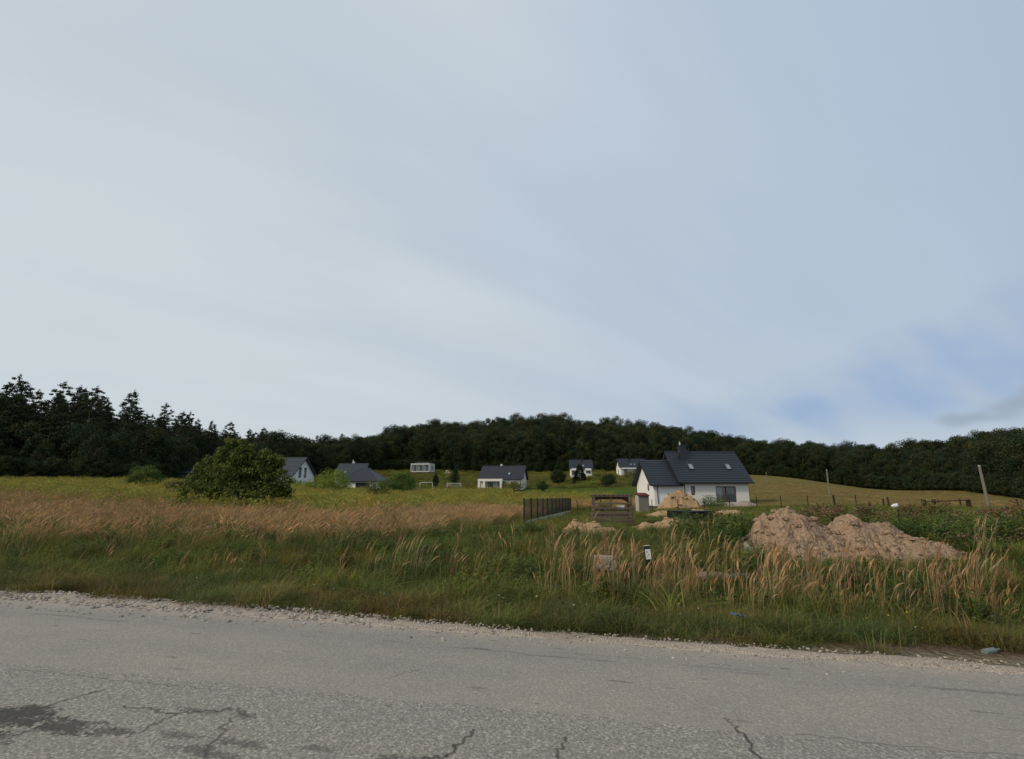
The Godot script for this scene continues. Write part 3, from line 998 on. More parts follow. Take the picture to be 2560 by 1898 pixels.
	for i in 3:
		brown.append(weed(12, .35, .22, .62, .14, [Color(.15, .125, .055), Color(.1, .145, .035), Color(.085, .125, .03)][i], [Color(.17, .12, .065), Color(.14, .16, .05), Color(.13, .1, .05)][i], 16))
	var ba := func(x: float, d: float, _s: float) -> float:
		return exp(-pow((x - 17.5) / 3.6, 2.0) - pow((d - 18.6) / 2.8, 2.0)) * clampf(.8 + nz.get_noise_2d(x * 3.0, d * 3.0), .1, 1.0) + exp(-pow((d - 26.0 + .1 * x) / 4.4, 2.0)) * smoothstep(12.0, 15.5, x) * (1.0 - smoothstep(25.0, 29.0, x)) * clampf(.55 + 1.5 * nz.get_noise_2d(x * 2.5, d * 2.5), .05, 1.0)
	sow("dry_weeds", "half withered green and brown weeds on the bank behind the soil heaps", "weeds", brown, M.leaf, spread(11059, 0.30, 1.43, 15.0, 38.0, ba), .6, 1.2, tint.call(.75, 1.2))
	var bushy := []
	for i in 2:
		bushy.append(weed(14, .35, .45, 1.0, .16, Color(.08, .13, .026), null, 20))
	bushy.append(weed(14, .35, .4, .9, .15, Color(.11, .155, .032), null, 20))
	var da := func(x: float, d: float, s: float) -> float:
		var k := exp(-pow((x - 8.4) / 1.25, 2.0) - pow((d - 19.2) / 2.0, 2.0)) * 1.4 + exp(-pow((x - 15.5) / 2.2, 2.0) - pow((d - 18.5) / 1.6, 2.0)) + exp(-pow((x - 6.9) / .8, 2.0) - pow((d - 15.0) / 1.0, 2.0)) * .5
		return clampf(k, 0.0, 1.0)
	sow("nettle_bed", "dense dark green nettles around the soil heaps", "weeds", bushy, M.leaf, spread(7280, 0.30, 1.28, 12.0, 30.0, da), .8, 1.3, tint.call(.75, 1.2))

# reed clumps that stand out one by one
func make_clumps() -> void:
	var cl := [
		[-2.15, 10.9, 1.3, 15, "tall straw plume clump left of the fence, standing alone in green weeds"],
		[-2.75, 10.7, 1.1, 10, "drooping reed clump just left of the tall straw plume clump"],
		[-.62, 10.6, .95, 5, "small pair of brown plumes standing in weeds before the fence"],
		[-1.35, 11.2, .8, 3, "single short brown plume between two reed clumps"],
		[1.5, 9.6, 1.25, 16, "rust coloured reed clump left of the pale concrete block"],
		[.95, 10.3, 1.5, 8, "tall arching reed clump in front of the fence end"],
		[2.75, 10.0, 1.15, 12, "reed clump right of the concrete block, below the marker plate"],
		[3.3, 10.4, 1.3, 14, "dense brown reed clump right of the white marker plate"],
		[3.95, 10.0, 1.25, 13, "leaning straw reed clump before the concrete slab"],
		[5.6, 9.3, 1.25, 11, "reed clump right of the concrete slab"],
		[6.9, 9.2, 1.05, 12, "brown reed clump below the left soil heap"],
		[8.3, 9.3, 1.05, 11, "brown reed clump below the right soil heap"],
		[13.0, 14.4, 1.5, 15, "big golden reed clump right of the soil heaps"],
		[8.9, 9.9, 1.1, 6, "sparse reed clump near the right frame edge"]]
	for c in cl:
		var m := reed(c[3], .16 + .01 * c[3], .7, 1.05, .5, Color(.4, .31, .16), Color(.48, .36, .2), Color(.15, .17, .05), 5)
		var o := base("reed_clump", c[4], "reed grass", on(c[0], c[1]), 0.0, "reed clumps in the roadside ditch")
		var b := put("stems", m, M.plume, o)
		b.scale = Vector3(1, c[2], 1) * 1.0

# ---------------------------------------------------------------- woods
func forest_edge(u: float) -> float:
	var us := [-1.33, -1.01, -.757, -.505, -.4, -.252, 0.0, .252, .505, .757, 1.01, 1.33]
	var ds := [100.0, 108.0, 118.0, 175.0, 230.0, 285.0, 292.0, 292.0, 250.0, 203.0, 128.0, 96.0]
	var q := seg(us, u)
	var i := int(q.x)
	return lerpf(ds[i], ds[i + 1], q.y)

func wood_place(u: float) -> String:
	for q in [[-.92, "at the left frame edge"], [-.8, "left of the rounded bush"], [-.68, "above the rounded bush"], [-.58, "behind the large bush"], [-.48, "right of the large bush"], [-.36, "behind the bare gabled house"],
			[-.28, "behind the hip roofed house"], [-.2, "left of the glass fronted house"], [-.12, "behind the glass fronted house"], [-.04, "left of the porch house"], [.06, "behind the porch house"], [.17, "behind the cone conifer"], [.28, "behind the main house wing"], [.4, "behind the main house"],
			[.52, "next to the main house"], [.62, "left of the middle pole"], [.74, "right of the middle pole"], [.86, "left of the tall pole"], [.97, "behind the tall pole"]]:
		if u < q[0]:
			return q[1]
	return "at the right frame edge"

func make_woods() -> void:
	var dark := [Color(.021, .036, .017), Color(.03, .046, .018), Color(.038, .048, .019), Color(.022, .04, .022)]
	var needle := [Color(.021, .035, .019), Color(.028, .043, .019), Color(.04, .05, .02)]
	var broad := []
	var btrunk := []
	for i in 5:
		broad.append(crown_round(15.0 + i * .6, [1.0, 3.0, 2.0, 4.0, 1.5][i], [4.4, 4.8, 4.0, 4.6, 5.2][i], 17 + i, 5200, .38, [dark[i % 4], dark[(i + 1) % 4], Color(.05, .055, .02)]))
		btrunk.append(trunk_mesh(13.0, .22, 6, 5.0, 2.8))
	var edgec := []
	for i in 3:
		edgec.append(crown_round(11.0 + i, .3, 2.6 + .4 * i, 14, 3000, .36, [Color(.034, .052, .022), Color(.027, .044, .02), Color(.048, .055, .022)], 1.5))
	var pines := []
	var ptrunk := []
	for i in 4:
		pines.append(pine_crown(20.0 + i, 7.0 + i * 1.2, 2.9 + .3 * i, needle))
		ptrunk.append(trunk_mesh(19.0 + i, .2, 9, 8.0, 2.0))
	var places := []
	# [x, distance, kind, scale]
	for i in 20000:
		var u := rr(-1.5, 1.5)
		var fe := forest_edge(u)
		var deep := 100.0 if u < -.45 else lerpf(100.0, 175.0, smoothstep(-.45, -.2, u)) if u < .4 else lerpf(175.0, 215.0, smoothstep(.4, 1.0, u))
		var d := fe + deep * pow(rng.randf(), .8)
		places.append(Vector2(u * d, d))
	# thin out to natural spacing
	var cells := {}
	var kept := []
	for p in places:
		var key := Vector2i(floori(p.x / 5.8), floori(p.y / 5.8))
		var ok := true
		for dx in [-1, 0, 1]:
			for dy in [-1, 0, 1]:
				var o = cells.get(key + Vector2i(dx, dy))
				if o != null and o.distance_to(p) < (4.6 if p.x / p.y < -.25 else 5.6):
					ok = false
		if ok:
			cells[key] = p
			kept.append(p)
	kept.sort_custom(func(a: Vector2, b: Vector2) -> bool: return a.y - forest_edge(a.x / a.y) + a.y * .12 < b.y - forest_edge(b.x / b.y) + b.y * .12)
	var mass := {}
	var masscol := {}
	var singles := {"pine_tree": 0, "broadleaf_tree": 0, "edge_tree": 0}
	for p in kept:
		var u: float = p.x / p.y
		var inward: float = p.y - forest_edge(u)
		var kind := "broadleaf_tree"
		if u < -.36:
			kind = "pine_tree" if inward > 9.0 and rng.randf() < lerpf(.75, .4, smoothstep(-.6, -.4, u)) else ("edge_tree" if inward < 10.0 and rng.randf() < .8 else "broadleaf_tree")
		elif u < -.2:
			kind = "pine_tree" if inward > 22.0 and inward < 120.0 and rng.randf() < .5 else "broadleaf_tree"
		elif u < .4:
			kind = "edge_tree" if inward < 10.0 and rng.randf() < .75 else "broadleaf_tree"
		var v := rng.randi() % 3
		if kind == "pine_tree":
			v = rng.randi() % 4
		elif kind == "broadleaf_tree":
			v = rng.randi() % 5
		var k := rr(.62, 1.18) if rng.randf() < .8 else rr(1.1, 1.4)
		if kind == "pine_tree":
			k = rr(.7, 1.14) * (1.16 if u < -.84 else .97 if u < -.6 else .84)
		elif kind == "broadleaf_tree" and u > .4 and inward < 30.0:
			k *= lerpf(1.0, .8, smoothstep(.6, .9, u))
		if u > -.25 and kind == "broadleaf_tree":
			k *= lerpf(1.22, .98, smoothstep(.3, .55, u))
		var b := Basis(Vector3.UP, rr(0, TAU)).scaled(Vector3(k * rr(.9, 1.25), k, k * rr(.9, 1.25)))
		var t := Transform3D(b, on(p.x, p.y, -.2))
		if singles[kind] < (150 if kind == "pine_tree" else 130) and absf(u) < 1.08 and (inward < 60.0):
			singles[kind] += 1
			var where := "of the left wood" if u < -.36 else "of the hill wood" if u < .4 else "beyond the stubble field"
			var label: String = {"pine_tree": "tall dark pine ", "broadleaf_tree": "dark broadleaf tree ", "edge_tree": "slender young tree in front row "}[kind] + where + ", " + wood_place(u)
			var o := base(kind, label, "tree", t.origin, 0.0, "trees " + where)
			o.basis = b
			put("trunk", (ptrunk if kind == "pine_tree" else btrunk)[v % 4], M.bark, o)
			put("crown", (pines if kind == "pine_tree" else broad if kind == "broadleaf_tree" else edgec)[v], M.needle if kind == "pine_tree" else M.leaf, o)
		else:
			var key := kind + str(v)
			if not mass.has(key):
				mass[key] = []
				masscol[key] = []
			mass[key].append(t)
			var g := rr(.5, 1.5)
			masscol[key].append(Color(g * rr(.9, 1.2), g, g * rr(.85, 1.1)))
	# undergrowth that closes the foot of the wood
	for i in 3:
		var spots := []
		var tones := []
		for q in 1900:
			var u := rr(-1.5, 1.5)
			var d := forest_edge(u) + rr(-1.5, 14.0)
			var k := rr(.28, .55)
			spots.append(Transform3D(Basis(Vector3.UP, rr(0, TAU)).scaled(Vector3(k * 1.5, k, k * 1.5)), on(u * d, d, -.3)))
			var g := rr(.8, 1.4)
			tones.append(Color(g * rr(.9, 1.15), g, g * .95))
		stuff("undergrowth", edgec[i], M.leaf, spots, tones, "dark undergrowth along the foot of the woods", "undergrowth")
	for key in mass:
		var v: int = key.right(1).to_int()
		var mesh: Mesh = pines[v] if key.begins_with("pine") else broad[v] if key.begins_with("broad") else edgec[v]
		stuff("forest", mesh, M.needle if key.begins_with("pine") else M.leaf, mass[key], masscol[key], "dark wood covering the hills behind the houses", "forest")
	print("trees ", kept.size(), " ", singles)

func shrub(label: String, x: float, d: float, w: float, h: float, cols: Array, leaves: int, size: float, lobes := 12, low := .1) -> void:
	var c := crown_round(h, low, w * .55, lobes, leaves * 2, size * .9, cols)
	plant("bush", label, "bush", on(x, d), c, trunk_mesh(h * .7, .06, 5, .2, w * .3), M.leaf)

func make_bushes() -> void:
	# the big bush in the left field
	var mb := MB.new()
	var g := [Color(.062, .094, .022), Color(.085, .112, .024), Color(.05, .08, .02), Color(.125, .14, .03), Color(.068, .086, .022)]
	var lobes := [[0, 1.6, 0, 3.2, 1.7], [-2.6, 1.5, .3, 2.0, 1.5], [2.5, 1.5, .2, 2.1, 1.5], [-1.3, 3.2, 0, 1.9, 1.4], [1.4, 3.3, -.2, 1.9, 1.4], [.1, 4.6, 0, 1.7, 1.1], [-.6, 5.4, .1, .9, .7], [.4, 5.5, 0, .8, .8], [-2.6, 2.9, .2, 1.2, .9], [2.6, 3.2, -.3, 1.2, 1.0], [3.3, 4.2, 0, .75, .6], [-3.7, 1.2, .2, 1.1, 1.1], [3.9, 1.0, 0, 1.1, 1.0], [-1.9, 4.1, -.2, .9, .7], [1.8, 4.7, .1, .9, .7], [-3.2, 3.7, 0, .45, .5], [-.2, 6.0, 0, .4, .5], [2.5, 4.9, .1, .35, .5], [4.5, 1.9, 0, .5, .6], [-2.1, 3.7, .1, 1.4, 1.1], [2.2, 3.6, .1, 1.4, 1.1], [-.4, 5.9, .1, .8, .6], [3.5, 4.4, .2, .6, .5], [-3.3, 2.6, .1, 1.4, 1.2], [3.5, 2.7, .1, 1.3, 1.2], [-.8, 4.7, .3, 1.2, .9], [.8, 4.8, .2, 1.2, .9], [-2.2, .7, 1.6, 1.8, .9], [2.3, .7, 1.6, 1.8, .9], [0, .6, 2.2, 1.8, .8], [.9, 1.4, 2.0, 1.6, 1.4], [-1.2, 1.6, 2.0, 1.5, 1.4], [-.2, 3.2, 1.5, 1.4, 1.2]]
	for l in lobes:
		var n := int(300 + 420 * l[3] * l[4])
		leaf_cloud(mb, Vector3(l[0], l[1], l[2]), Vector3(l[3], l[4], l[3] * .8), n, .19, g, .35, .42)
		for k in 10:      # sprigs that break the outline
			var dir := Vector3(rng.randfn(), absf(rng.randfn()) * .8, rng.randfn()).normalized()
			leaf_cloud(mb, Vector3(l[0], l[1], l[2]) + dir * Vector3(l[3], l[4], l[3] * .8) * 1.05, Vector3(.36, .4, .36), 40, .19, [g[3], g[1]], .4, .6)
	var tk := MB.new()
	for i in 9:
		var a := i * 2.4
		tk.tube(Vector3(cos(a) * .25, -.3, sin(a) * .25), Vector3(cos(a) * rr(.8, 2.4), rr(2.5, 4.6), sin(a) * rr(.5, 1.4)), .09, .03, 6)
	plant("large_bush", "large spreading green bush in the left field, in front of the white gabled house", "bush", on(-24.6, 45.0, -.1), mb.mesh(), tk.mesh(), M.leaf)
	var yel := [Color(.17, .225, .04), Color(.2, .235, .045), Color(.135, .19, .036)]
	var mid := [Color(.075, .12, .028), Color(.095, .135, .03), Color(.065, .105, .025)]
	var drk := [Color(.022, .034, .016), Color(.03, .042, .018), Color(.036, .046, .018)]
	shrub("rounded green bush left of the large bush, at the wood's foot", -62.0, 85.0, 5.6, 4.2, mid, 2600, .22)
	shrub("low grey brown bush between the rounded bush and the large bush", -46.5, 70.0, 3.6, 2.3, [Color(.08, .07, .035), Color(.065, .065, .032)], 1300, .16)
	shrub("light green bush between the white gabled house and the hip roofed house", -37.0, 105.0, 7.6, 5.2, yel, 3000, .26)
	shrub("low light green bush beneath the gabled house wall", -45.5, 112.0, 5.0, 2.6, yel, 1500, .24)
	shrub("sparse yellow green bush in front of the garage door", -22.6, 85.0, 4.6, 3.6, [Color(.1, .12, .03), Color(.075, .09, .026), Color(.12, .13, .03)], 1500, .2)
	shrub("dense dark green bush right of the hip roofed house", -23.8, 110.0, 6.2, 5.4, [Color(.065, .115, .028), Color(.085, .135, .03)], 3200, .25)
	shrub("low yellow flowering bush in front of the porch house", 0.3, 154.0, 7.4, 2.5, [Color(.14, .14, .03), Color(.18, .14, .03), Color(.09, .11, .03)], 1800, .26)
	shrub("green bush on the lawn right of the porch house", 8.9, 150.0, 3.7, 3.2, [Color(.045, .08, .022), Color(.055, .09, .024)], 1600, .24)
	shrub("large dark ball shaped bush on the meadow", 16.8, 185.0, 6.4, 5.6, drk, 3800, .28, 16)
	shrub("dark grey green bush left of the main house roof, bulging to one side", 32.4, 170.0, 5.4, 4.4, [Color(.032, .042, .024), Color(.04, .052, .028)], 2600, .25)
	shrub("small green bush left of the dark grey green bush", 27.2, 172.0, 3.0, 1.8, yel, 700, .24)
	shrub("golden brown hedge bush below the far twin skylight house", 51.0, 214.0, 8.5, 2.2, [Color(.12, .11, .03), Color(.09, .085, .03)], 1600, .3)
	shrub("small shrub behind the plank crate's grey pillar", 16.9, 77.0, .9, 1.5, mid, 400, .12, 6)
	shrub("bright green bush left of the bare gabled house's corner", -52.0, 118.0, 4.4, 3.2, yel, 1300, .24)
	shrub("low bright green bush before the hip roofed house's left corner", -47.0, 128.0, 5.6, 3.0, yel, 1400, .26)
	shrub("green garden bush at the hip roofed house's right corner", -34.0, 140.0, 4.2, 3.6, mid, 1500, .26)
	shrub("leafy green bush right of the tall orange soil heap", 25.6, 64.5, 3.4, 1.5, mid, 900, .14, 9)
	shrub("young green bush beyond the two goals", -24.0, 200.0, 4.0, 3.4, mid, 1200, .28)
	for q in [[-20.3, 180.0, 2.0, 7.2, "tall dark column shaped shrub left of the porch house"], [-28.0, 185.0, 1.45, 4.3, "small dark egg shaped shrub beside the white goal"]]:
		var m2 := MB.new()
		for i in 7:
			var t := i / 6.0
			var r: float = q[2] * sin(PI * (.2 + .68 * t)) * .95
			leaf_cloud(m2, Vector3(rr(-.15, .15), q[3] * (.12 + .76 * t), rr(-.15, .15)), Vector3(r, q[3] * .15, r), 420, .28, drk, .3, .4)
		plant("column_shrub", q[4], "shrub", on(q[0], q[1]), m2.mesh(), trunk_mesh(q[3] * .6, .08, 3, .4, .6), M.leaf)
	plant("cone_conifer", "dark cone shaped conifer in front of the far house on the slope", "conifer", on(25.5, 190.0), spruce_crown(7.2, 2.9, .45, 3200, drk, .75), trunk_mesh(6.4, .12, 4, .6, 1.2), M.needle)

# ---------------------------------------------------------------- buildings
# a wall in the plane z = 0 of xf, from xa to xb, its top given by a function of x; openings are [x0, y0, x1, y1]
func wall_panel(mb: MB, xf: Transform3D, xa: float, xb: float, y0: float, top: Callable, extra: Array, openings: Array, thick := .3) -> void:
	var cuts := [xa, xb]
	cuts.append_array(extra)
	for o in openings:
		cuts.append(o[0]); cuts.append(o[2])
	cuts.sort()
	for i in cuts.size() - 1:
		var a: float = cuts[i]
		var b: float = cuts[i + 1]
		if b - a < .001:
			continue
		var spans := []
		for o in openings:
			if o[0] <= a + .001 and o[2] >= b - .001:
				spans.append([o[1], o[3]])
		spans.sort_custom(func(p, q) -> bool: return p[0] < q[0])
		var y := y0
		for s in spans:
			if s[0] > y + .001:
				two(mb, xf, Vector2(a, y), Vector2(b, y), Vector2(b, s[0]), Vector2(a, s[0]), thick)
			y = s[1]
		two(mb, xf, Vector2(a, y), Vector2(b, y), Vector2(b, top.call(b)), Vector2(a, top.call(a)), thick)
	for o in openings:
		var c := [Vector2(o[0], o[1]), Vector2(o[2], o[1]), Vector2(o[2], o[3]), Vector2(o[0], o[3])]
		for i in 4:
			var p: Vector2 = c[i]
			var q: Vector2 = c[(i + 1) % 4]
			mb.quad(xf * Vector3(p.x, p.y, -thick), xf * Vector3(q.x, q.y, -thick), xf * Vector3(q.x, q.y, 0), xf * Vector3(p.x, p.y, 0))

func two(mb: MB, xf: Transform3D, a: Vector2, b: Vector2, c: Vector2, d: Vector2, t: float) -> void:
	mb.quad(xf * Vector3(a.x, a.y, 0), xf * Vector3(b.x, b.y, 0), xf * Vector3(c.x, c.y, 0), xf * Vector3(d.x, d.y, 0))
	mb.quad(xf * Vector3(b.x, b.y, -t), xf * Vector3(a.x, a.y, -t), xf * Vector3(d.x, d.y, -t), xf * Vector3(c.x, c.y, -t))

# one roof slope in overlapping courses; corners of its upper face
func slope(mb: MB, ea: Vector3, eb: Vector3, ra: Vector3, rb: Vector3, thick: float, courses: int) -> void:
	var nn := (eb - ea).cross(ra - ea).normalized()
	if ra.distance_to(ea) < .01:
		nn = (eb - ea).cross(rb - eb).normalized()
	for i in courses:
		var t0 := float(i) / courses
		var t1 := float(i + 1) / courses
		var lift := nn * .042
		var a := ea.lerp(ra, t0)
		var b := eb.lerp(rb, t0)
		var c := eb.lerp(rb, t1)
		var d := ea.lerp(ra, t1)
		mb.quad(a + lift, b + lift, c, d)
		mb.quad(a, b, b + lift, a + lift)
	var dn := -nn * thick
	mb.quad(eb + dn, ea + dn, ra + dn, rb + dn)
	mb.quad(ea + dn, eb + dn, eb, ea)
	mb.quad(ra, ea, ea + dn, ra + dn)
	mb.quad(eb, rb, rb + dn, eb + dn)

func window(h: Node3D, xf: Transform3D, o: Array, frame: Material, bars: int, inset := .12, curtain := 0.0, called := "window") -> void:
	var w: float = o[2] - o[0]
	var ht: float = o[3] - o[1]
	var f := MB.new()
	var t := .14 if frame == M.wood_frame else .07
	var m := xf * Transform3D(Basis(), Vector3((o[0] + o[2]) / 2, (o[1] + o[3]) / 2, -inset))
	f.box(m * Vector3(0, ht / 2 - t / 2, 0), Vector3(w, t, .07), m.basis)
	f.box(m * Vector3(0, -ht / 2 + t / 2, 0), Vector3(w, t, .07), m.basis)
	for k in bars + 2:
		f.box(m * Vector3(lerpf(-w / 2 + t / 2, w / 2 - t / 2, float(k) / (bars + 1)), 0, 0), Vector3(t if k % (bars + 1) == 0 else t * 1.4, ht - 2 * t - .002, .066), m.basis)
	var wn := put(called, f.mesh(), frame, h)
	var p := MB.new()
	p.box(m * Vector3(0, 0, -.005), Vector3(w - 2 * t, ht - 2 * t, .012), m.basis)
	put("pane", p.mesh(), M.glass, wn)
	if curtain > 0.0:
		var c := MB.new()
		var n := 14
		for k in n:
			var xa := lerpf(-w / 2 + t, -w / 2 + t + w * curtain, float(k) / n)
			var xb := lerpf(-w / 2 + t, -w / 2 + t + w * curtain, float(k + 1) / n)
			var za := -.22 - .05 * (k % 2)
			var zb := -.22 - .05 * ((k + 1) % 2)
			c.quad(m * Vector3(xa, -ht / 2 + .06, za), m * Vector3(xb, -ht / 2 + .06, zb), m * Vector3(xb, ht / 2 - .06, zb), m * Vector3(xa, ht / 2 - .06, za))
		put("curtain", c.mesh(), M.curtain, wn)

func skylight(h: Node3D, a: Vector3, up: Vector3, n: Vector3, w: float, l: float) -> void:
	var side := up.cross(n).normalized()
	var b := Basis(side, up, side.cross(up))
	var f := MB.new()
	f.box(a + n * .06 + up * (l / 2 - .05), Vector3(w, .1, .14), b)
	f.box(a + n * .06 - up * (l / 2 - .05), Vector3(w, .1, .14), b)
	f.box(a + n * .06 + side * (w / 2 - .05), Vector3(.1, l - .2, .136), b)
	f.box(a + n * .06 - side * (w / 2 - .05), Vector3(.1, l - .2, .136), b)
	var wn := put("roof_window", f.mesh(), M.roof_grey, h)
	var p := MB.new()
	p.box(a + n * .09, Vector3(w - .2, l - .2, .02), b)
	var gm: StandardMaterial3D = M.get("sky_glass", null)
	if gm == null:
		gm = mat(srgb(.2, .24, .25), 0.06, 0.8)
		M.sky_glass = gm
	put("pane", p.mesh(), gm, wn)

# gabled house: ridge along local x, front towards +z, origin at the middle of its base
func house(label: String, x: float, d: float, turn_deg: float, w: float, dp: float, eave: float, ridge: float, over: float, wall_m: Material, roof_m: Material, front: Array, left: Array, right: Array, lift := 0.0, courses := 14) -> Node3D:
	var h := base("house", label, "house", on(x, d, lift), deg_to_rad(turn_deg))
	var mb := MB.new()
	var fl := Transform3D(Basis(), Vector3(0, 0, dp / 2))
	var bk := Transform3D(Basis(Vector3.UP, PI), Vector3(0, 0, -dp / 2))
	var rt := Transform3D(Basis(Vector3.UP, PI / 2), Vector3(w / 2, 0, 0))
	var lt := Transform3D(Basis(Vector3.UP, -PI / 2), Vector3(-w / 2, 0, 0))
	var flat := func(_x: float) -> float: return eave
	var peak := func(q: float) -> float: return lerpf(ridge - .05, eave, clampf(absf(q) / (dp / 2), 0.0, 1.0))
	var strip := func(list: Array) -> Array:
		var out := []
		for o in list:
			out.append(o.slice(0, 4))
		return out
	wall_panel(mb, fl, -w / 2, w / 2, -1.2, flat, [], strip.call(front))
	wall_panel(mb, bk, -w / 2, w / 2, -1.2, flat, [], [])
	wall_panel(mb, rt, -dp / 2, dp / 2, -1.2, peak, [0.0], strip.call(right))
	wall_panel(mb, lt, -dp / 2, dp / 2, -1.2, peak, [0.0], strip.call(left))
	put("wall", mb.mesh(), wall_m, h)
	var fm := MB.new()
	fm.box(Vector3(0, -.05, 0), Vector3(w - .62, .1, dp - .62))
	fm.box(Vector3(0, eave - .2, 0), Vector3(w - .62, .1, dp - .62))
	put("floor", fm.mesh(), M.inside, h)
	for pair in [[fl, front], [rt, right], [lt, left]]:
		for o in pair[1]:
			var fr: Material = o[5] if o.size() > 5 else M.dark_frame
			window(h, pair[0], o, fr, 1 if o[2] - o[0] > 1.5 else 0, .12, o[4] if o.size() > 4 and o[4] is float else 0.0)
	var k := (ridge - eave) / (dp / 2)
	var ey := eave - k * over + .12
	var rm := MB.new()
	var side := over + .1
	slope(rm, Vector3(-w / 2 - side, ey, dp / 2 + over), Vector3(w / 2 + side, ey, dp / 2 + over), Vector3(-w / 2 - side, ridge + .12, 0), Vector3(w / 2 + side, ridge + .12, 0), .2, courses)
	slope(rm, Vector3(w / 2 + side, ey, -dp / 2 - over), Vector3(-w / 2 - side, ey, -dp / 2 - over), Vector3(w / 2 + side, ridge + .12, 0), Vector3(-w / 2 - side, ridge + .12, 0), .2, courses)
	var rf := put("roof", rm.mesh(), roof_m, h)
	var cp := MB.new()
	cp.tube(Vector3(-w / 2 - side, ridge + .12, 0), Vector3(w / 2 + side, ridge + .12, 0), .11, .11, 8)
	put("ridge_cap", cp.mesh(), roof_m, rf)
	var gt := MB.new()
	gt.tube(Vector3(-w / 2 - side, ey - .1, dp / 2 + over + .06), Vector3(w / 2 + side, ey - .1, dp / 2 + over + .06), .075, .075, 8)
	put("gutter", gt.mesh(), M.dark, h)
	dims[h] = [w, dp, eave, ridge]
	return h

func roof_point(h: Node3D, x: float, t: float) -> Array:     # [point on the front slope, up the slope, normal]
	var q: Array = dims[h]
	var e := Vector3(x, q[2] + .12, q[1] / 2)
	var r := Vector3(x, q[3] + .12, 0)
	var up := (r - e).normalized()
	return [e.lerp(r, t), up, Vector3(0, -up.z, up.y)]

func chimney(h: Node3D, x: float, z: float, y0: float, y1: float, w: float, m: Material, cap := true) -> void:
	var mb := MB.new()
	mb.box(Vector3(x, (y0 + y1) / 2, z), Vector3(w, y1 - y0, w * .8))
	mb.box(Vector3(x, y1 + .04, z), Vector3(w + .12, .08, w * .8 + .12))
	var c := put("chimney", mb.mesh(), m, h)
	if cap:
		var f := MB.new()
		f.tube(Vector3(x - w * .28, y1 + .08, z), Vector3(x - w * .28, y1 + .32, z), .1, .1, 8)
		f.tube(Vector3(x - w * .28, y1 + .32, z), Vector3(x - w * .28, y1 + .78, z), .17, .012, 8)
		put("flue_cap", f.mesh(), M.metal, c)

func make_main_house() -> void:
	# main block 10.1 m long; local origin at the middle of its base
	var h := house("white house with dark tiled roof, brown patio door and lower side wing", 29.75, 79.1, 5.0, 10.2, 8.2, 3.42, 7.65, .55, M.plaster, M.roof,
		[[.05, .12, 3.15, 2.42, .3, M.wood_frame], [-3.75, 1.15, -3.15, 2.45, 0.0, M.wood_frame]], [], [], .1, 17)
	# the patio door is wide: its second leaf is the middle bar
	var p := roof_point(h, -2.75, .42)
	skylight(h, p[0], p[1], p[2], .8, 1.2)
	p = roof_point(h, 3.15, .42)
	skylight(h, p[0], p[1], p[2], .8, 1.2)
	chimney(h, -3.35, 1.0, 5.6, 8.55, 1.0, M.roof)
	var v := MB.new()
	var q := roof_point(h, -3.95, .72)
	v.tube(q[0], q[0] + Vector3(0, .5, 0), .06, .06, 7)
	v.tube(q[0] + Vector3(0, .5, 0), q[0] + Vector3(0, .6, 0), .12, .1, 7)
	put("vent_pipe", v.mesh(), M.dark, h)
	var dp := MB.new()
	dp.tube(Vector3(-4.75, 3.2, 4.55), Vector3(-4.75, 2.9, 4.2), .05, .05, 7)
	dp.tube(Vector3(-4.75, 2.9, 4.2), Vector3(-4.75, 0, 4.2), .05, .05, 7)
	put("downpipe", dp.mesh(), M.dark, h)
	# lower wing on the left
	var w := MB.new()
	var xl := -9.3
	var zb := -3.5
	var zf := 3.9
	var eave := 2.95
	var ridge := 6.35
	var zm := (zb + zf) / 2
	var half := (zf - zb) / 2
	var flat := func(_x: float) -> float: return eave
	var peak := func(t: float) -> float: return lerpf(ridge - .05, eave, clampf(absf(t) / half, 0.0, 1.0))
	wall_panel(w, Transform3D(Basis(), Vector3(0, 0, zf)), xl, -5.1, -1.2, flat, [], [])
	wall_panel(w, Transform3D(Basis(Vector3.UP, PI), Vector3(0, 0, zb)), 5.1, -xl, -1.2, flat, [], [])
	var lt := Transform3D(Basis(Vector3.UP, -PI / 2), Vector3(xl, 0, zm))
	var wins := [[1.0, 1.75, 1.75, 2.75], [.9, .75, 1.4, 1.15]]
	wall_panel(w, lt, -half, half, -1.2, peak, [0.0], wins)
	put("wing_wall", w.mesh(), M.plaster_white, h)
	window(h, lt, wins[0], M.wood_frame, 0)
	window(h, lt, wins[1], M.dark_frame, 0)
	var r := MB.new()
	var k := (ridge - eave) / half
	var ov := .5
	var ey := eave - k * ov + .12
	slope(r, Vector3(xl - .75, ey, zf + ov), Vector3(-5.05, ey, zf + ov), Vector3(xl - .75, ridge + .12, zm), Vector3(-5.05, ridge + .12, zm), .2, 14)
	slope(r, Vector3(-5.05, ey, zb - ov), Vector3(xl - .75, ey, zb - ov), Vector3(-5.05, ridge + .12, zm), Vector3(xl - .75, ridge + .12, zm), .2, 14)
	var rf := put("wing_roof", r.mesh(), M.roof, h)
	var g := MB.new()
	g.tube(Vector3(xl - .75, ey - .1, zf + ov + .06), Vector3(-4.95, ey - .1, zf + ov + .06), .075, .075, 8)
	put("gutter", g.mesh(), M.dark, rf)
	var d2 := MB.new()
	d2.tube(Vector3(xl + .5, eave - .4, zf + .45), Vector3(xl + .5, eave - .7, zf + .08), .05, .05, 7)
	d2.tube(Vector3(xl + .5, eave - .7, zf + .08), Vector3(xl + .5, -.1, zf + .08), .05, .05, 7)
	put("downpipe", d2.mesh(), M.dark, h)

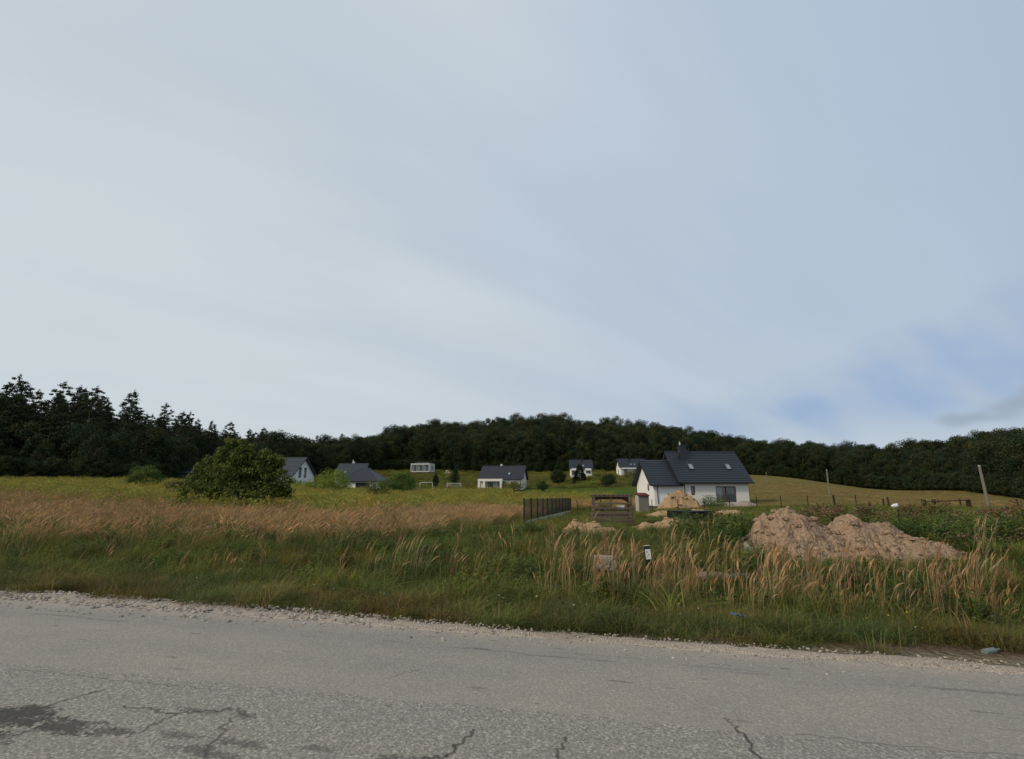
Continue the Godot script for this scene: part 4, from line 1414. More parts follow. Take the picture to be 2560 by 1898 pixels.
func make_far_houses() -> void:
	# unfinished white house with its gable to the right
	var c := house("bare white gabled house with tall dark gable windows, right of the large bush", -59.6, 131.6, -12.0, 11.5, 9.4, 3.5, 7.8, .6, M.plaster_white, M.roof_grey,
		[[-3.0, .3, -1.4, 2.3], [2.2, .2, 3.8, 2.2]], [], [[-2.0, 2.7, -.9, 5.3], [.2, 2.7, 1.3, 5.3], [-3.6, .6, -2.7, 2.2], [-1.2, .2, -.3, 2.0], [1.5, .2, 2.4, 1.8]], .3)
	var p := roof_point(c, -1.6, .42)
	skylight(c, p[0], p[1], p[2], .9, 1.4)
	# hip-roofed bungalow with garage
	var h := base("house", "low white house with dark hip roof and wide dark garage door", "house", on(-45.3, 156.0), deg_to_rad(-4.0))
	var w := MB.new()
	var flat := func(_x: float) -> float: return 3.0
	var fo := [[-.9, 0.0, 3.4, 2.3], [4.5, .9, 5.5, 2.1]]
	wall_panel(w, Transform3D(Basis(), Vector3(0, 0, 5.5)), -5.6, 5.6, -1.2, flat, [], fo)
	wall_panel(w, Transform3D(Basis(Vector3.UP, PI / 2), Vector3(5.6, 0, 0)), -5.5, 5.5, -1.2, flat, [], [[-2.5, .9, -.9, 2.2], [1.5, .9, 2.9, 2.2]])
	wall_panel(w, Transform3D(Basis(Vector3.UP, -PI / 2), Vector3(-5.6, 0, 0)), -5.5, 5.5, -1.2, flat, [], [])
	wall_panel(w, Transform3D(Basis(Vector3.UP, PI), Vector3(0, 0, -5.5)), -5.6, 5.6, -1.2, flat, [], [])
	put("wall", w.mesh(), M.plaster_white, h)
	var gd := MB.new()
	for k in 6:
		gd.box(Vector3(1.25, .19 + k * .383, 5.35), Vector3(4.3, .37, .06))
	put("garage_door", gd.mesh(), M.dark_frame, h)
	window(h, Transform3D(Basis(), Vector3(0, 0, 5.5)), fo[1], M.white_frame, 0)
	for o in [[-2.5, .9, -.9, 2.2], [1.5, .9, 2.9, 2.2]]:
		window(h, Transform3D(Basis(Vector3.UP, PI / 2), Vector3(5.6, 0, 0)), o, M.white_frame, 1)
	var r := MB.new()
	var e := [Vector3(-6.3, 2.75, 6.2), Vector3(6.3, 2.75, 6.2), Vector3(6.3, 2.75, -6.2), Vector3(-6.3, 2.75, -6.2)]
	var ra := Vector3(-1.2, 6.7, 0)
	var rb := Vector3(1.2, 6.7, 0)
	slope(r, e[0], e[1], ra, rb, .18, 14)
	slope(r, e[1], e[2], rb, rb, .18, 14)
	slope(r, e[2], e[3], rb, ra, .18, 14)
	slope(r, e[3], e[0], ra, ra, .18, 14)
	var rf := put("roof", r.mesh(), M.roof, h)
	var hc := MB.new()
	for pr in [[e[0], ra], [e[1], rb], [e[2], rb], [e[3], ra], [ra, rb]]:
		hc.tube(pr[0], pr[1], .1, .1, 6)
	put("hip_cap", hc.mesh(), M.roof_grey, rf)
	# house behind it
	var b := house("dark roofed house behind the hip roofed one, with a dark chimney", -59.5, 189.0, -3.0, 10.0, 9.0, 3.3, 7.4, .6, M.plaster_white, M.roof_grey, [], [], [], .2)
	chimney(b, -.4, -.6, 6.4, 8.3, .8, M.plaster_grey, true)
	var q := roof_point(b, -1.8, .2)
	skylight(b, q[0], q[1], q[2], .9, 1.3)
	# porch house in the middle
	var m := house("white house with long dark roof and pillared porch in the middle", -2.6, 164.2, -12.0, 13.2, 8.6, 3.5, 7.25, .6, M.plaster, M.roof,
		[[-4.2, .1, -2.6, 2.3, .4, M.dark_frame], [-.9, .1, 1.4, 2.3, .5, M.dark_frame], [3.2, .9, 4.8, 2.3, 0.0, M.dark_frame]], [], [[-.6, 3.4, .6, 5.2], [1.8, .9, 2.6, 2.1]], 0.0)
	q = roof_point(m, 2.4, .3)
	skylight(m, q[0], q[1], q[2], .8, 1.2)
	chimney(m, -1.0, -.6, 6.6, 7.9, .6, M.white_frame, false)
	var pr := MB.new()
	pr.box(Vector3(-3.0, 2.75, 5.5), Vector3(7.8, .75, 2.6))
	put("porch_roof", pr.mesh(), M.plaster, m)
	for xx in [-6.55, -4.9, .55]:
		var pm := MB.new()
		pm.box(Vector3(xx, .58, 6.5), Vector3(.7, 3.58, .5))
		put("porch_pillar", pm.mesh(), M.plaster, m)
	var dpm := MB.new()
	dpm.tube(Vector3(6.3, -.2, 4.4), Vector3(6.3, 3.2, 4.4), .05, .05, 6)
	put("downpipe", dpm.mesh(), M.dark, m)
	# two houses on the upper slope
	var g := house("far white house on the slope behind the cone conifer", 30.6, 224.0, -4.0, 9.2, 8.2, 3.4, 7.0, .5, M.plaster_white, M.roof,
		[[-4.1, .2, -1.5, 2.2], [2.0, 1.0, 4.0, 2.2]], [], [[-1.2, .3, .2, 2.2]], .4)
	q = roof_point(g, 1.0, .25)
	skylight(g, q[0], q[1], q[2], .9, 1.2)
	chimney(g, .6, .5, 5.6, 7.5, .6, M.dark, false)
	var bal := MB.new()
	bal.box(Vector3(2.9, 2.75, 4.7), Vector3(2.6, .85, 1.2))
	bal.box(Vector3(-2.9, 2.75, 4.7), Vector3(2.8, .85, 1.2))
	put("balcony", bal.mesh(), M.plaster_white, g)
	var f := house("far white house with twin roof windows, partly hidden by the main house", 55.2, 234.0, 2.0, 11.4, 8.2, 3.4, 7.1, .6, M.plaster_white, M.roof,
		[[-4.4, .8, -2.6, 2.2], [.4, .1, 1.4, 2.2], [2.4, .8, 4.9, 2.2]], [[-1.0, .4, .4, 2.2], [-.9, 3.4, .4, 5.0]], [], .2)
	for xx in [-.6, 1.0]:
		q = roof_point(f, xx, .25)
		skylight(f, q[0], q[1], q[2], .8, 1.1)
	chimney(f, -.4, .5, 5.8, 7.6, .7, M.dark, false)
	for xx in [-2.0, 1.6, 2.6]:
		var pm := MB.new()
		pm.box(Vector3(xx, 1.2, 4.7), Vector3(.3, 2.4, .3))
		put("porch_pillar", pm.mesh(), M.plaster_white, f)
	var bl := MB.new()
	bl.box(Vector3(0, 2.65, 4.7), Vector3(11.0, .5, 1.2))
	put("balcony", bl.mesh(), M.plaster_white, f)
	# glazed box house at the wood's edge
	var k := base("house", "small modern white box house with glass front at the wood's edge", "house", on(-46.7, 263.0, .6), deg_to_rad(-14.0))
	var bx := MB.new()
	var top := func(_x: float) -> float: return 4.3
	var fr := Transform3D(Basis(), Vector3(0, 0, 3.5))
	var rt := Transform3D(Basis(Vector3.UP, PI / 2), Vector3(5.2, 0, 0))
	var bays := [[-4.8, .5, -1.8, 3.7], [-1.6, .5, 1.6, 3.7], [1.8, .5, 4.8, 3.7]]
	wall_panel(bx, fr, -5.2, 5.2, 0.0, top, [], bays)
	wall_panel(bx, rt, -3.5, 3.5, 0.0, top, [], [[-.4, 1.2, 1.2, 3.0]])
	wall_panel(bx, Transform3D(Basis(Vector3.UP, -PI / 2), Vector3(-5.2, 0, 0)), -3.5, 3.5, 0.0, top, [], [])
	wall_panel(bx, Transform3D(Basis(Vector3.UP, PI), Vector3(0, 0, -3.5)), -5.2, 5.2, 0.0, top, [], [])
	bx.box(Vector3(0, 4.28, 0), Vector3(10.3, .2, 6.9))
	put("wall", bx.mesh(), M.plaster_grey, k)
	for o in bays:
		window(k, fr, o, M.dark_frame, 1, .2, .4)
	window(k, rt, [-.4, 1.2, 1.2, 3.0], M.dark_frame, 0)
	var pl := MB.new()
	pl.box(Vector3(0, -1.2, -.4), Vector3(9.6, 2.4, 5.8))
	put("plinth", pl.mesh(), M.inside, k)
	var rk := MB.new()
	var ek := [Vector3(-4.6, 4.42, 3.0), Vector3(4.6, 4.42, 3.0), Vector3(4.6, 4.42, -3.0), Vector3(-4.6, 4.42, -3.0)]
	slope(rk, ek[0], ek[1], Vector3(-3, 5.3, 0), Vector3(3, 5.3, 0), .1, 8)
	slope(rk, ek[1], ek[2], Vector3(3, 5.3, 0), Vector3(3, 5.3, 0), .1, 8)
	slope(rk, ek[2], ek[3], Vector3(3, 5.3, 0), Vector3(-3, 5.3, 0), .1, 8)
	slope(rk, ek[3], ek[0], Vector3(-3, 5.3, 0), Vector3(-3, 5.3, 0), .1, 8)
	put("roof", rk.mesh(), M.roof_grey, k)
	# low pavilion whose roof shows above the field
	var v := base("pavilion", "low building with shallow grey roof left of the large bush", "building", on(-92.5, 142.0, -.6), 0.1)
	var vr := MB.new()
	var ev := [Vector3(-5, 3.0, 4), Vector3(5, 3.0, 4), Vector3(5, 3.0, -4), Vector3(-5, 3.0, -4)]
	slope(vr, ev[0], ev[1], Vector3(-.6, 4.3, 0), Vector3(.6, 4.3, 0), .15, 10)
	slope(vr, ev[1], ev[2], Vector3(.6, 4.3, 0), Vector3(.6, 4.3, 0), .15, 10)
	slope(vr, ev[2], ev[3], Vector3(.6, 4.3, 0), Vector3(-.6, 4.3, 0), .15, 10)
	slope(vr, ev[3], ev[0], Vector3(-.6, 4.3, 0), Vector3(-.6, 4.3, 0), .15, 10)
	put("roof", vr.mesh(), M.roof_grey, v)
	var vw := MB.new()
	vw.box(Vector3(0, .9, 0), Vector3(8.6, 3.9, 6.6))
	put("wall", vw.mesh(), M.inside, v)

# ---------------------------------------------------------------- building plot
func heap(called: String, label: String, x: float, d: float, humps: Array, rx: float, rz: float, m: Material, clods: int, sd: int, cols := 90, rows := 56, clod_size := .07) -> void:
	var o := base(called, label, "soil heap", Vector3(x, 0, -d))
	var n := FastNoiseLite.new()
	n.seed = sd
	n.frequency = 1.0
	n.fractal_octaves = 5
	var hgt := func(px: float, pz: float) -> float:
		var y := 0.0
		for q in humps:
			var r := Vector2((px - q[0]) / q[2], (pz - q[1]) / q[3]).length() + .16 * n.get_noise_2d(px * 1.1, pz * 1.1)
			y = maxf(y, q[4] * (1.0 - smoothstep(.0, 1.0, r) * .75 - .25 * clampf(r, 0, 1)))
		var rim := 1.0 - smoothstep(.82, 1.0, maxf(absf(px) / rx, absf(pz) / rz))
		return (y * (1.0 + .12 * n.get_noise_2d(px * 2.2, pz * 2.2)) + (.08 * n.get_noise_2d(px * 2.4, pz * 2.4) + .035 * n.get_noise_2d(px * 7.0, pz * 7.0) - .07 * absf(n.get_noise_2d(px * 4.0 + 9.0, pz * 1.2))) * clampf(y * 3.0, 0, 1)) * rim - .12 * (1.0 - clampf(y * 8.0, 0.0, 1.0))
	var at := func(k: int, r: int) -> Vector3:
		var px := lerpf(-rx, rx, float(k) / cols)
		var pz := lerpf(-rz, rz, float(r) / rows)
		return Vector3(px, gh(x + px, d - pz) + hgt.call(px, pz), pz)
	var white := func(_p: Vector3, _k: int, _r: int) -> Color: return Color.WHITE
	put("earth", grid_mesh(cols, rows, at, white), m, o)
	var mb := MB.new()
	var dk := MB.new()
	for i in clods:
		var px := rr(-rx, rx) * .95
		var pz := rr(-rz, rz) * .95
		var y: float = hgt.call(px, pz)
		if y < .02:
			continue
		var k := clod_size * (.25 + 1.7 * pow(rng.randf(), 7.0))
		var dark := i % 9 == 0 and n.get_noise_2d(px * .9 + 5.0, pz * .9) > -.1
		lump(dk if dark else mb, Vector3(px, gh(x + px, d - pz) + y + k * .1, pz), Vector3(k * rr(.8, 1.4), k * .6, k), 1, .4, rng.randi())
	var c := put("clods", mb.mesh(), m, o)
	c.set_meta("kind", "stuff")
	if dk.v.size():
		c = put("dark_clods", dk.mesh(), M.clod, o)
		c.set_meta("kind", "stuff")

func make_plot() -> void:
	heap("soil_heap", "left of the two big brown soil heaps, with a clay lump at its left foot", 8.25, 15.7, [[.1, 0, 2.15, 1.5, 1.42], [-1.5, .5, 1.0, .8, .45], [1.1, .3, 1.3, 1.0, .62]], 2.3, 1.6, M.soil, 1100, 3)
	heap("soil_heap", "right of the two big brown soil heaps, smooth crest sloping to the right", 11.05, 15.7, [[-.75, 0, 1.5, 1.35, 1.2], [.1, 0, 2.3, 1.5, .98], [1.2, .3, 1.6, 1.0, .5]], 2.7, 1.7, M.soil, 1100, 4)
	heap("sand_heap", "tall orange soil heap in front of the main house's left wing", 21.6, 66.2, [[.2, 0, 2.7, 2.2, 2.35], [-.9, .3, 2.2, 1.8, 1.95], [1.1, .3, 2.2, 1.8, 1.75]], 3.4, 2.6, M.sand, 420, 5, 80, 50, .16)
	heap("sand_heap", "low flat sandy heap at the fence end, left of the plank crate", 3.7, 25.2, [[.2, .2, 1.6, .9, .6], [-.5, -.35, 1.0, .8, .62], [.95, .3, .9, .6, .4]], 1.9, 1.2, M.sand, 260, 6, 60, 40, .07)
	heap("sand_heap", "reddish sand ridge left of the black box", 9.3, 29.5, [[0, 0, 2.2, 1.4, .62], [1.5, .3, 1.4, 1.1, .5], [-1.6, .2, 1.3, 1.0, .4]], 3.0, 1.8, M.sand, 200, 7, 60, 40, .08)
	heap("sand_heap", "long thin sandy ridge behind the black box", 17.0, 47.5, [[-3.0, 0, 2.6, .9, .55], [0, 0, 2.6, .9, .6], [3.0, 0, 2.6, .9, .5]], 5.6, 1.2, M.sand, 160, 8, 80, 24, .1)
	heap("gravel_heap", "low grey gravel heap at the main house's right corner", 31.6, 69.5, [[0, 0, 2.2, 1.2, .75], [-2.2, 0, 1.6, 1.0, .35]], 3.6, 1.5, M.concrete, 60, 9, 60, 30, .1)
	heap("rubble_heap", "small pale rubble heap on the slope right of the glass fronted house", -33.4, 262.0, [[0, 0, 2.0, 1.4, 1.9]], 2.2, 1.6, M.concrete_light, 80, 10, 24, 18, .35)
	heap("sand_heap", "flat pale sand spread at the right edge behind the bank", 29.6, 30.6, [[0, 0, 3.2, 2.6, .4]], 3.4, 2.8, M.sand, 60, 11, 50, 40, .07)
	heap("clay_lump", "pale clay lump at the left foot of the left soil heap", 6.75, 14.9, [[0, 0, .55, .45, .48]], .62, .5, M.concrete, 60, 12, 30, 24, .05)
	# panel fence of the plot: twelve posts, eleven wire panels, concrete boards
	var a := Vector2(.78, 33.0)
	var b := Vector2(6.9, 60.0)
	var fe := base("panel_fence", "black wire panel fence running away from the road, left of the plank crate", "fence", on(a.x, a.y))
	var org := fe.position
	var post := MB.new()
	post.box(Vector3(0, .62, 0), Vector3(.09, 2.1, .09))
	post.box(Vector3(0, 1.69, 0), Vector3(.1, .03, .1))
	var postm := post.mesh()
	var dir := Vector3(b.x - a.x, 0, -(b.y - a.y)).normalized()
	var turn := Basis(dir, Vector3.UP, dir.cross(Vector3.UP))
	var L := a.distance_to(b) / 11.0
	var pan := MB.new()
	for k in 50:
		pan.box(Vector3(.05 + k * (L - .1) / 49.0, .93, 0), Vector3(.0045, 1.4, .0045))
	for k in 9:
		pan.box(Vector3(L / 2, .25 + k * .17, .009), Vector3(L - .08, .007, .006))
	var panm := pan.mesh()
	var brd := MB.new()
	brd.box(Vector3(L / 2, .02, 0), Vector3(L - .1, .42, .06))
	var brdm := brd.mesh()
	for i in 12:
		var q := a.lerp(b, i / 11.0)
		var w := on(q.x, q.y)
		w.y = lerpf(-.62, -.98, i / 11.0)
		var p := put("post", postm, M.fence, fe)
		p.transform = Transform3D(turn, w - org)
		if i < 11:
			var pn := put("wire_panel", panm, M.fence, fe)
			pn.transform = Transform3D(turn, w - org)
			var bd := put("concrete_board", brdm, M.concrete_light, fe)
			bd.transform = Transform3D(turn, w - org)
	# thin wire fence along the back of the plot
	var wf := base("wire_fence", "thin wire fence with slim dark posts along the back of the plot", "fence", on(7.2, 59.5))
	var wo := wf.position
	var last := Vector3.ZERO
	for x in [7.6, 16.3, 19.3, 22.4, 25.4, 28.5, 31.4, 34.5, 37.6, 40.2]:
		var w := on(x, 59.5 + rr(-.15, .15))
		var pm := MB.new()
		pm.box(Vector3(0, .55, 0), Vector3(.07, 1.75, .07), Basis(Vector3.FORWARD, rr(-.03, .03)))
		var p := put("post", pm.mesh(), M.fence, wf)
		p.position = w - wo
		if last != Vector3.ZERO:
			var wm := MB.new()
			for y in [.35, .8, 1.25]:
				wm.tube(last + Vector3(0, y, 0) - wo, w + Vector3(0, y, 0) - wo, .004, .004, 4, Color.WHITE, false)
			put("wire", wm.mesh(), M.fence, wf)
		last = w
	# single weathered posts at the field edge
	for q in [[43.2, 58.5, 1.2, "leaning dark post beside the white sack"], [41.7, 66.0, 1.3, "short dark post behind the white sack"], [43.0, 59.0, 1.0, "thin dark post left of the white sack"], [60.0, 60.5, 1.25, "stout dark post at the right frame edge"], [56.3, 64.0, 1.0, "short dark post at the foot of the tall pole"]]:
		var mb := MB.new()
		mb.tube(Vector3(0, -.4, 0), Vector3(rr(-.08, .04), q[2], 0), .1, .085, 7)
		mb.tube(Vector3(-.04, q[2], 0), Vector3(-.04, q[2] + .02, 0), .08, .03, 7)
		var o := base("fence_post", q[3], "post", on(q[0], q[1]), 0.0, "old posts along the field edge")
		put("shaft", mb.mesh(), M.rust, o)
	# rail barrier
	var rb := base("rail_barrier", "low dark rail barrier of three posts and one rail at the field edge", "barrier", on(46.8, 58.0))
	for q in [[0.0, .36], [1.15, .26], [5.1, .34]]:
		var mb := MB.new()
		mb.box(Vector3(q[0], .25, 0), Vector3(q[1], 1.55, .26), Basis(Vector3.FORWARD, rr(-.04, .04)))
		put("post", mb.mesh(), M.rust, rb)
	var rl := MB.new()
	rl.bar(Vector3(.1, .78, .17), Vector3(2.5, .84, .17), .08, .1)
	rl.bar(Vector3(2.5, .84, .17), Vector3(5.2, .94, .17), .08, .1)
	put("rail", rl.mesh(), M.rust, rb)
	# white sack
	var sk := MB.new()
	lump(sk, Vector3(0, .2, 0), Vector3(.4, .28, .3), 5, .12, 8)
	lump(sk, Vector3(.18, .4, 0), Vector3(.17, .12, .15), 4, .2, 9)
	var so := base("sack", "crumpled white sack between the posts at the field edge", "sack", on(42.3, 56.4, .04))
	put("bag", sk.mesh(), M.white_plastic, so)
	# telegraph poles
	for q in [[61.6, 66.0, 5.25, .17, "tall bare wooden pole at the right, leaning a little"], [60.0, 96.0, 4.9, .13, "bare pale pole in the middle of the stubble field edge"], [75.6, 150.0, 3.4, .1, "small distant pole on the stubble field near the main house"]]:
		var mb := MB.new()
		var lean := Vector3(-.18 if q[0] > 61.0 and q[1] < 70.0 else 0.05, q[2], 0)
		mb.tube(Vector3(0, -.5, 0), lean * .5, q[3] * 1.15, q[3], 9)
		mb.tube(lean * .5, lean, q[3], q[3] * .85, 9)
		var o := base("utility_pole", q[4], "pole", on(q[0], q[1]), 0.0, "bare poles across the field")
		put("shaft", mb.mesh(), M.pole, o)
		var cp := MB.new()
		cp.tube(lean, lean + Vector3(0, .12, 0), q[3] * .95, q[3] * .8, 9)
		put("cap", cp.mesh(), M.concrete_light, o)

func plank(o: Node3D, called: String, mid: Vector3, size: Vector3, m: Material, tilt := 0.0, yaw := 0.0) -> void:
	var mb := MB.new()
	mb.box(mid, size, Basis(Vector3.UP, yaw) * Basis(Vector3.BACK, tilt))
	put(called, mb.mesh(), m, o)

func make_crate() -> void:
	var o := base("plank_crate", "weathered slatted wooden crate with open upper front, beside the panel fence", "crate", on(6.75, 34.6), -0.06)
	var W := 2.42
	var D := 1.25
	var m: Material = M.wood_old
	for x in [-W / 2, W / 2]:
		for z in [-D / 2, D / 2]:
			plank(o, "post", Vector3(x, .92, z), Vector3(.1, 2.0, .1), m, rr(-.01, .01))
	plank(o, "post", Vector3(-.12, .92, D / 2 - .02), Vector3(.07, 1.9, .07), m)
	plank(o, "post", Vector3(-.65, .92, -D / 2 + .02), Vector3(.06, 1.9, .06), m)
	for q in [[.1, .13], [.29, .12], [.5, .12], [.73, .14], [1.05, .12], [1.36, .1]]:
		plank(o, "slat", Vector3(rr(-.02, .02), q[0] + .02, D / 2 + .065), Vector3(W + rr(.0, .12), q[1], .025), m, rr(-.012, .008))
	for q in [[.2, .12], [.55, .12], [.9, .1]]:
		plank(o, "slat", Vector3(0, q[0], -D / 2 - .065), Vector3(W + .06, q[1], .022), m, rr(-.01, .01))
	for x in [-W / 2 - .065, W / 2 + .065]:
		for y in [.2, .45, .7, .95, 1.2, 1.45]:
			var mb := MB.new()
			mb.box(Vector3(x, y, 0), Vector3(.024, .12, D))
			put("slat", mb.mesh(), m, o)
	for x in [W / 2 - .1, W / 2 - .32]:
		for y in [1.28, 1.05, .82]:
			plank(o, "block", Vector3(x, y, D / 2 - .05), Vector3(.1, .1, .14), m)
	# header board with cut corners at the back, top boards
	var hb := MB.new()
	var z := -D / 2 + .09
	var pts := [Vector2(-W / 2 + .05, 1.8), Vector2(W / 2 - .05, 1.8), Vector2(W / 2 - .05, 1.45), Vector2(W / 2 - .42, 1.62), Vector2(-W / 2 + .5, 1.62), Vector2(-W / 2 + .05, 1.45)]
	for tri in [[5, 4, 0], [4, 3, 0], [3, 1, 0], [3, 2, 1]]:
		hb.tri(Vector3(pts[tri[0]].x, pts[tri[0]].y, z), Vector3(pts[tri[1]].x, pts[tri[1]].y, z), Vector3(pts[tri[2]].x, pts[tri[2]].y, z))
		hb.tri(Vector3(pts[tri[0]].x, pts[tri[0]].y, z - .02), Vector3(pts[tri[2]].x, pts[tri[2]].y, z - .02), Vector3(pts[tri[1]].x, pts[tri[1]].y, z - .02))
	put("header_board", hb.mesh(), M.rust, o)
	plank(o, "top_beam", Vector3(0, 1.86, D / 2 + .03), Vector3(W + .2, .1, .08), m, -.006)
	plank(o, "top_beam", Vector3(0, 1.86, -D / 2 - .03), Vector3(W + .2, .1, .08), m)
	for k in 9:
		var mb := MB.new()
		mb.box(Vector3(-W / 2 + .02 + k * W / 8.05, 1.935, 0), Vector3(.13 + .03 * (k % 3), .04, D + .22))
		put("top_board", mb.mesh(), m, o)
	# grey pillar far behind
	var gp := base("stone_pillar", "grey square stone pillar seen above the plank crate", "pillar", on(15.8, 76.0))
	plank(gp, "shaft", Vector3(0, .65, 0), Vector3(.62, 1.9, .5), M.concrete)
	plank(gp, "cap", Vector3(0, 1.64, 0), Vector3(.74, .08, .62), M.concrete_light)
	# outhouse
	var h := base("outhouse", "narrow grey plank outhouse with dark red roof left of the main house", "outhouse", on(14.45, 56.6), 0.12)
	for k in 8:
		plank(h, "board", Vector3(-.5 + k * .143, .85, .5 + .004 * (k % 2)), Vector3(.135, 2.1, .025), M.wood_grey)
	for k in 7:
		var mb := MB.new()
		mb.box(Vector3(-.585 - .004 * (k % 2), .85, .43 - k * .143), Vector3(.025, 2.1, .135))
		put("board", mb.mesh(), M.concrete_light, h)
		var mc := MB.new()
		mc.box(Vector3(.585, .85, .43 - k * .143), Vector3(.025, 2.1, .135))
		put("board", mc.mesh(), M.wood_grey, h)
	plank(h, "back", Vector3(0, .85, -.52), Vector3(1.16, 2.1, .03), M.wood_grey)
	var rm := MB.new()
	rm.box(Vector3(0, 2.02, 0), Vector3(1.36, .05, 1.35), Basis(Vector3.RIGHT, .2))
	for k in 8:
		rm.box(Vector3(-.6 + k * .171, 2.05, 0), Vector3(.03, .04, 1.35), Basis(Vector3.RIGHT, .2))
	put("roof", rm.mesh(), M.red_tin, h)
	# low white tub behind the outhouse
	var tb := base("white_tub", "low white tub on the grass left of the outhouse", "tub", on(13.3, 63.0))
	var tm := MB.new()
	tm.box(Vector3(0, .5, 0), Vector3(1.0, .3, .6))
	put("basin", tm.mesh(), M.white_plastic, tb)
	var t2 := MB.new()
	t2.box(Vector3(0, .1, 0), Vector3(.8, .5, .5))
	put("stand", t2.mesh(), M.white_plastic, tb)
	# black foil box: low corner-on foundation
	var bb := base("black_foundation", "low black sealed foundation box among the sand heaps", "foundation", on(11.5, 33.2, .3), 0.5)
	var wl := MB.new()
	for s in [-1, 1]:
		wl.box(Vector3(0, .12, s * .85), Vector3(2.1, 1.0, .16))
		wl.box(Vector3(s * .97, .12, 0), Vector3(.16, .996, 1.54))
	put("wall", wl.mesh(), M.tarp, bb)
	var ft := MB.new()
	ft.box(Vector3(.1, .63, .86), Vector3(2.15, .03, .26), Basis(Vector3.RIGHT, .12))
	ft.box(Vector3(-.98, .63, 0), Vector3(.26, .03, 1.5), Basis(Vector3.BACK, .1))
	put("foil_edge", ft.mesh(), M.tarp, bb)

func make_roadside() -> void:
	# concrete block over the ditch
	var m := MB.new()
	var s := Vector3(.4, .24, .3)
	var g := RandomNumberGenerator.new()
	g.seed = 77
	var n := 5
	var at := func(i: int, j: int, face: int) -> Vector3:
		var u := -1.0 + 2.0 * i / n
		var v := -1.0 + 2.0 * j / n
		var p := [Vector3(u, v, 1), Vector3(1, v, -u), Vector3(-u, v, -1), Vector3(-1, v, u), Vector3(u, 1, -v), Vector3(u, -1, v)][face] as Vector3
		p = p.lerp(p.normalized() * 1.25, .16)
		return p * s * .5 * (1.0 + .1 * nz2.get_noise_3d(p.x * 40.0, p.y * 40.0, p.z * 40.0))
	for f in 6:
		for i in n:
			for j in n:
				m.quad(at.call(i, j, f), at.call(i + 1, j, f), at.call(i + 1, j + 1, f), at.call(i, j + 1, f))
	var cb := base("concrete_block", "pale rough concrete block over the ditch, among rust coloured reeds", "concrete block", Vector3(1.78, .24, -10.05), -.12)
	put("block", m.mesh(), M.concrete, cb)
	var lg := MB.new()
	lg.box(Vector3(.02, -.4, -.09), Vector3(.3, .6, .1))
	put("footing", lg.mesh(), M.clod, cb)
	# bricks and roots below it
	var k := 0
	for q in [[1.75, 9.45, .05, "broken brown brick on top of the rubble below the concrete block"], [1.92, 9.5, .0, "broken reddish brick right in the rubble below the concrete block"], [1.7, 9.3, -.06, "dark brick half buried low in the rubble below the concrete block"]]:
		var b := MB.new()
		b.box(Vector3.ZERO, Vector3(.22, .1, .12), Basis.from_euler(Vector3(rr(-.3, .3), rr(0, 3), rr(-.4, .4))))
		b.box(Vector3(.06, .03, .0), Vector3(.1, .07, .1), Basis.from_euler(Vector3(rr(-.3, .3), rr(0, 3), rr(-.4, .4))))
		var o := base("broken_brick", q[3], "brick", on(q[0], q[1], q[2] + .12), 0.0, "broken bricks below the concrete block")
		put("brick", b.mesh(), M.clod if k != 1 else M.soil, o)
		k += 1
	# slab
	var sl := base("concrete_slab", "long flat pale concrete slab lying behind the reeds", "concrete slab", on(4.25, 10.5, .22), .05)
	var sm := MB.new()
	lump(sm, Vector3(-.28, 0, 0), Vector3(.42, .11, .2), 4, .09, 5)
	lump(sm, Vector3(.32, -.02, .02), Vector3(.4, .1, .18), 4, .09, 6)
	put("slab", sm.mesh(), M.concrete, sl)
	var sb := MB.new()
	sb.box(Vector3(0, -.25, 0), Vector3(.9, .5, .25))
	put("base", sb.mesh(), M.inside, sl)
	# marker post with a white plate
	var mk := base("marker_post", "low dark marker post with a small white plate among the reeds", "marker", on(2.88, 11.0), -.1)
	var pm := MB.new()
	pm.box(Vector3(.0, .28, 0), Vector3(.115, 1.0, .05), Basis(Vector3.BACK, .06))
	put("post", pm.mesh(), M.dark, mk)
	var cap := MB.new()
	cap.box(Vector3(-.03, .79, 0), Vector3(.12, .014, .056), Basis(Vector3.BACK, .06))
	put("cap", cap.mesh(), M.concrete_light, mk)
	var pl := MB.new()
	pl.box(Vector3(-.012, .62, .031), Vector3(.108, .2, .006), Basis(Vector3.BACK, .06))
	var pp := put("plate", pl.mesh(), M.white_plastic, mk)
	var mkp := MB.new()
	for q in [[-.035, .675, .028, .014], [-.03, .655, .016, .02], [-.005, .61, .03, .015], [.005, .6, .012, .012], [-.03, .575, .01, .01]]:
		mkp.box(Vector3(q[0], q[1], .0355), Vector3(q[2], q[3], .001))
	put("worn_print", mkp.mesh(), M.concrete, pp)
	# litter
	var lt := base("blue_scrap", "crumpled strip of blue plastic in the grass at the road edge", "litter", on(2.86, 6.75, .08), .5)
	var lm := MB.new()
	for i in 5:
		var a := Vector3(-.12 + i * .05, .05 - .012 * i + .02 * (i % 2), .01 * (i % 3))
		var b := Vector3(-.07 + i * .05, .038 - .012 * i + .02 * ((i + 1) % 2), .01 * ((i + 1) % 3))
		lm.quad(a + Vector3(0, 0, .03), b + Vector3(0, .0, .03), b + Vector3(0, .01, -.03), a + Vector3(0, .01, -.03))
		lm.quad(a + Vector3(0, -.004, -.03), b + Vector3(0, -.004, -.03), b + Vector3(0, -.004, .03), a + Vector3(0, -.004, .03))
	put("strip", lm.mesh(), M.blue_plastic, lt)
	var bo := base("glass_bottle", "pale green bottle lying on the bare verge at the right", "bottle", on(4.94, 5.6, .015), .35)
	var bm := MB.new()
	bm.tube(Vector3(-.1, 0, 0), Vector3(.06, 0, 0), .032, .032, 10)
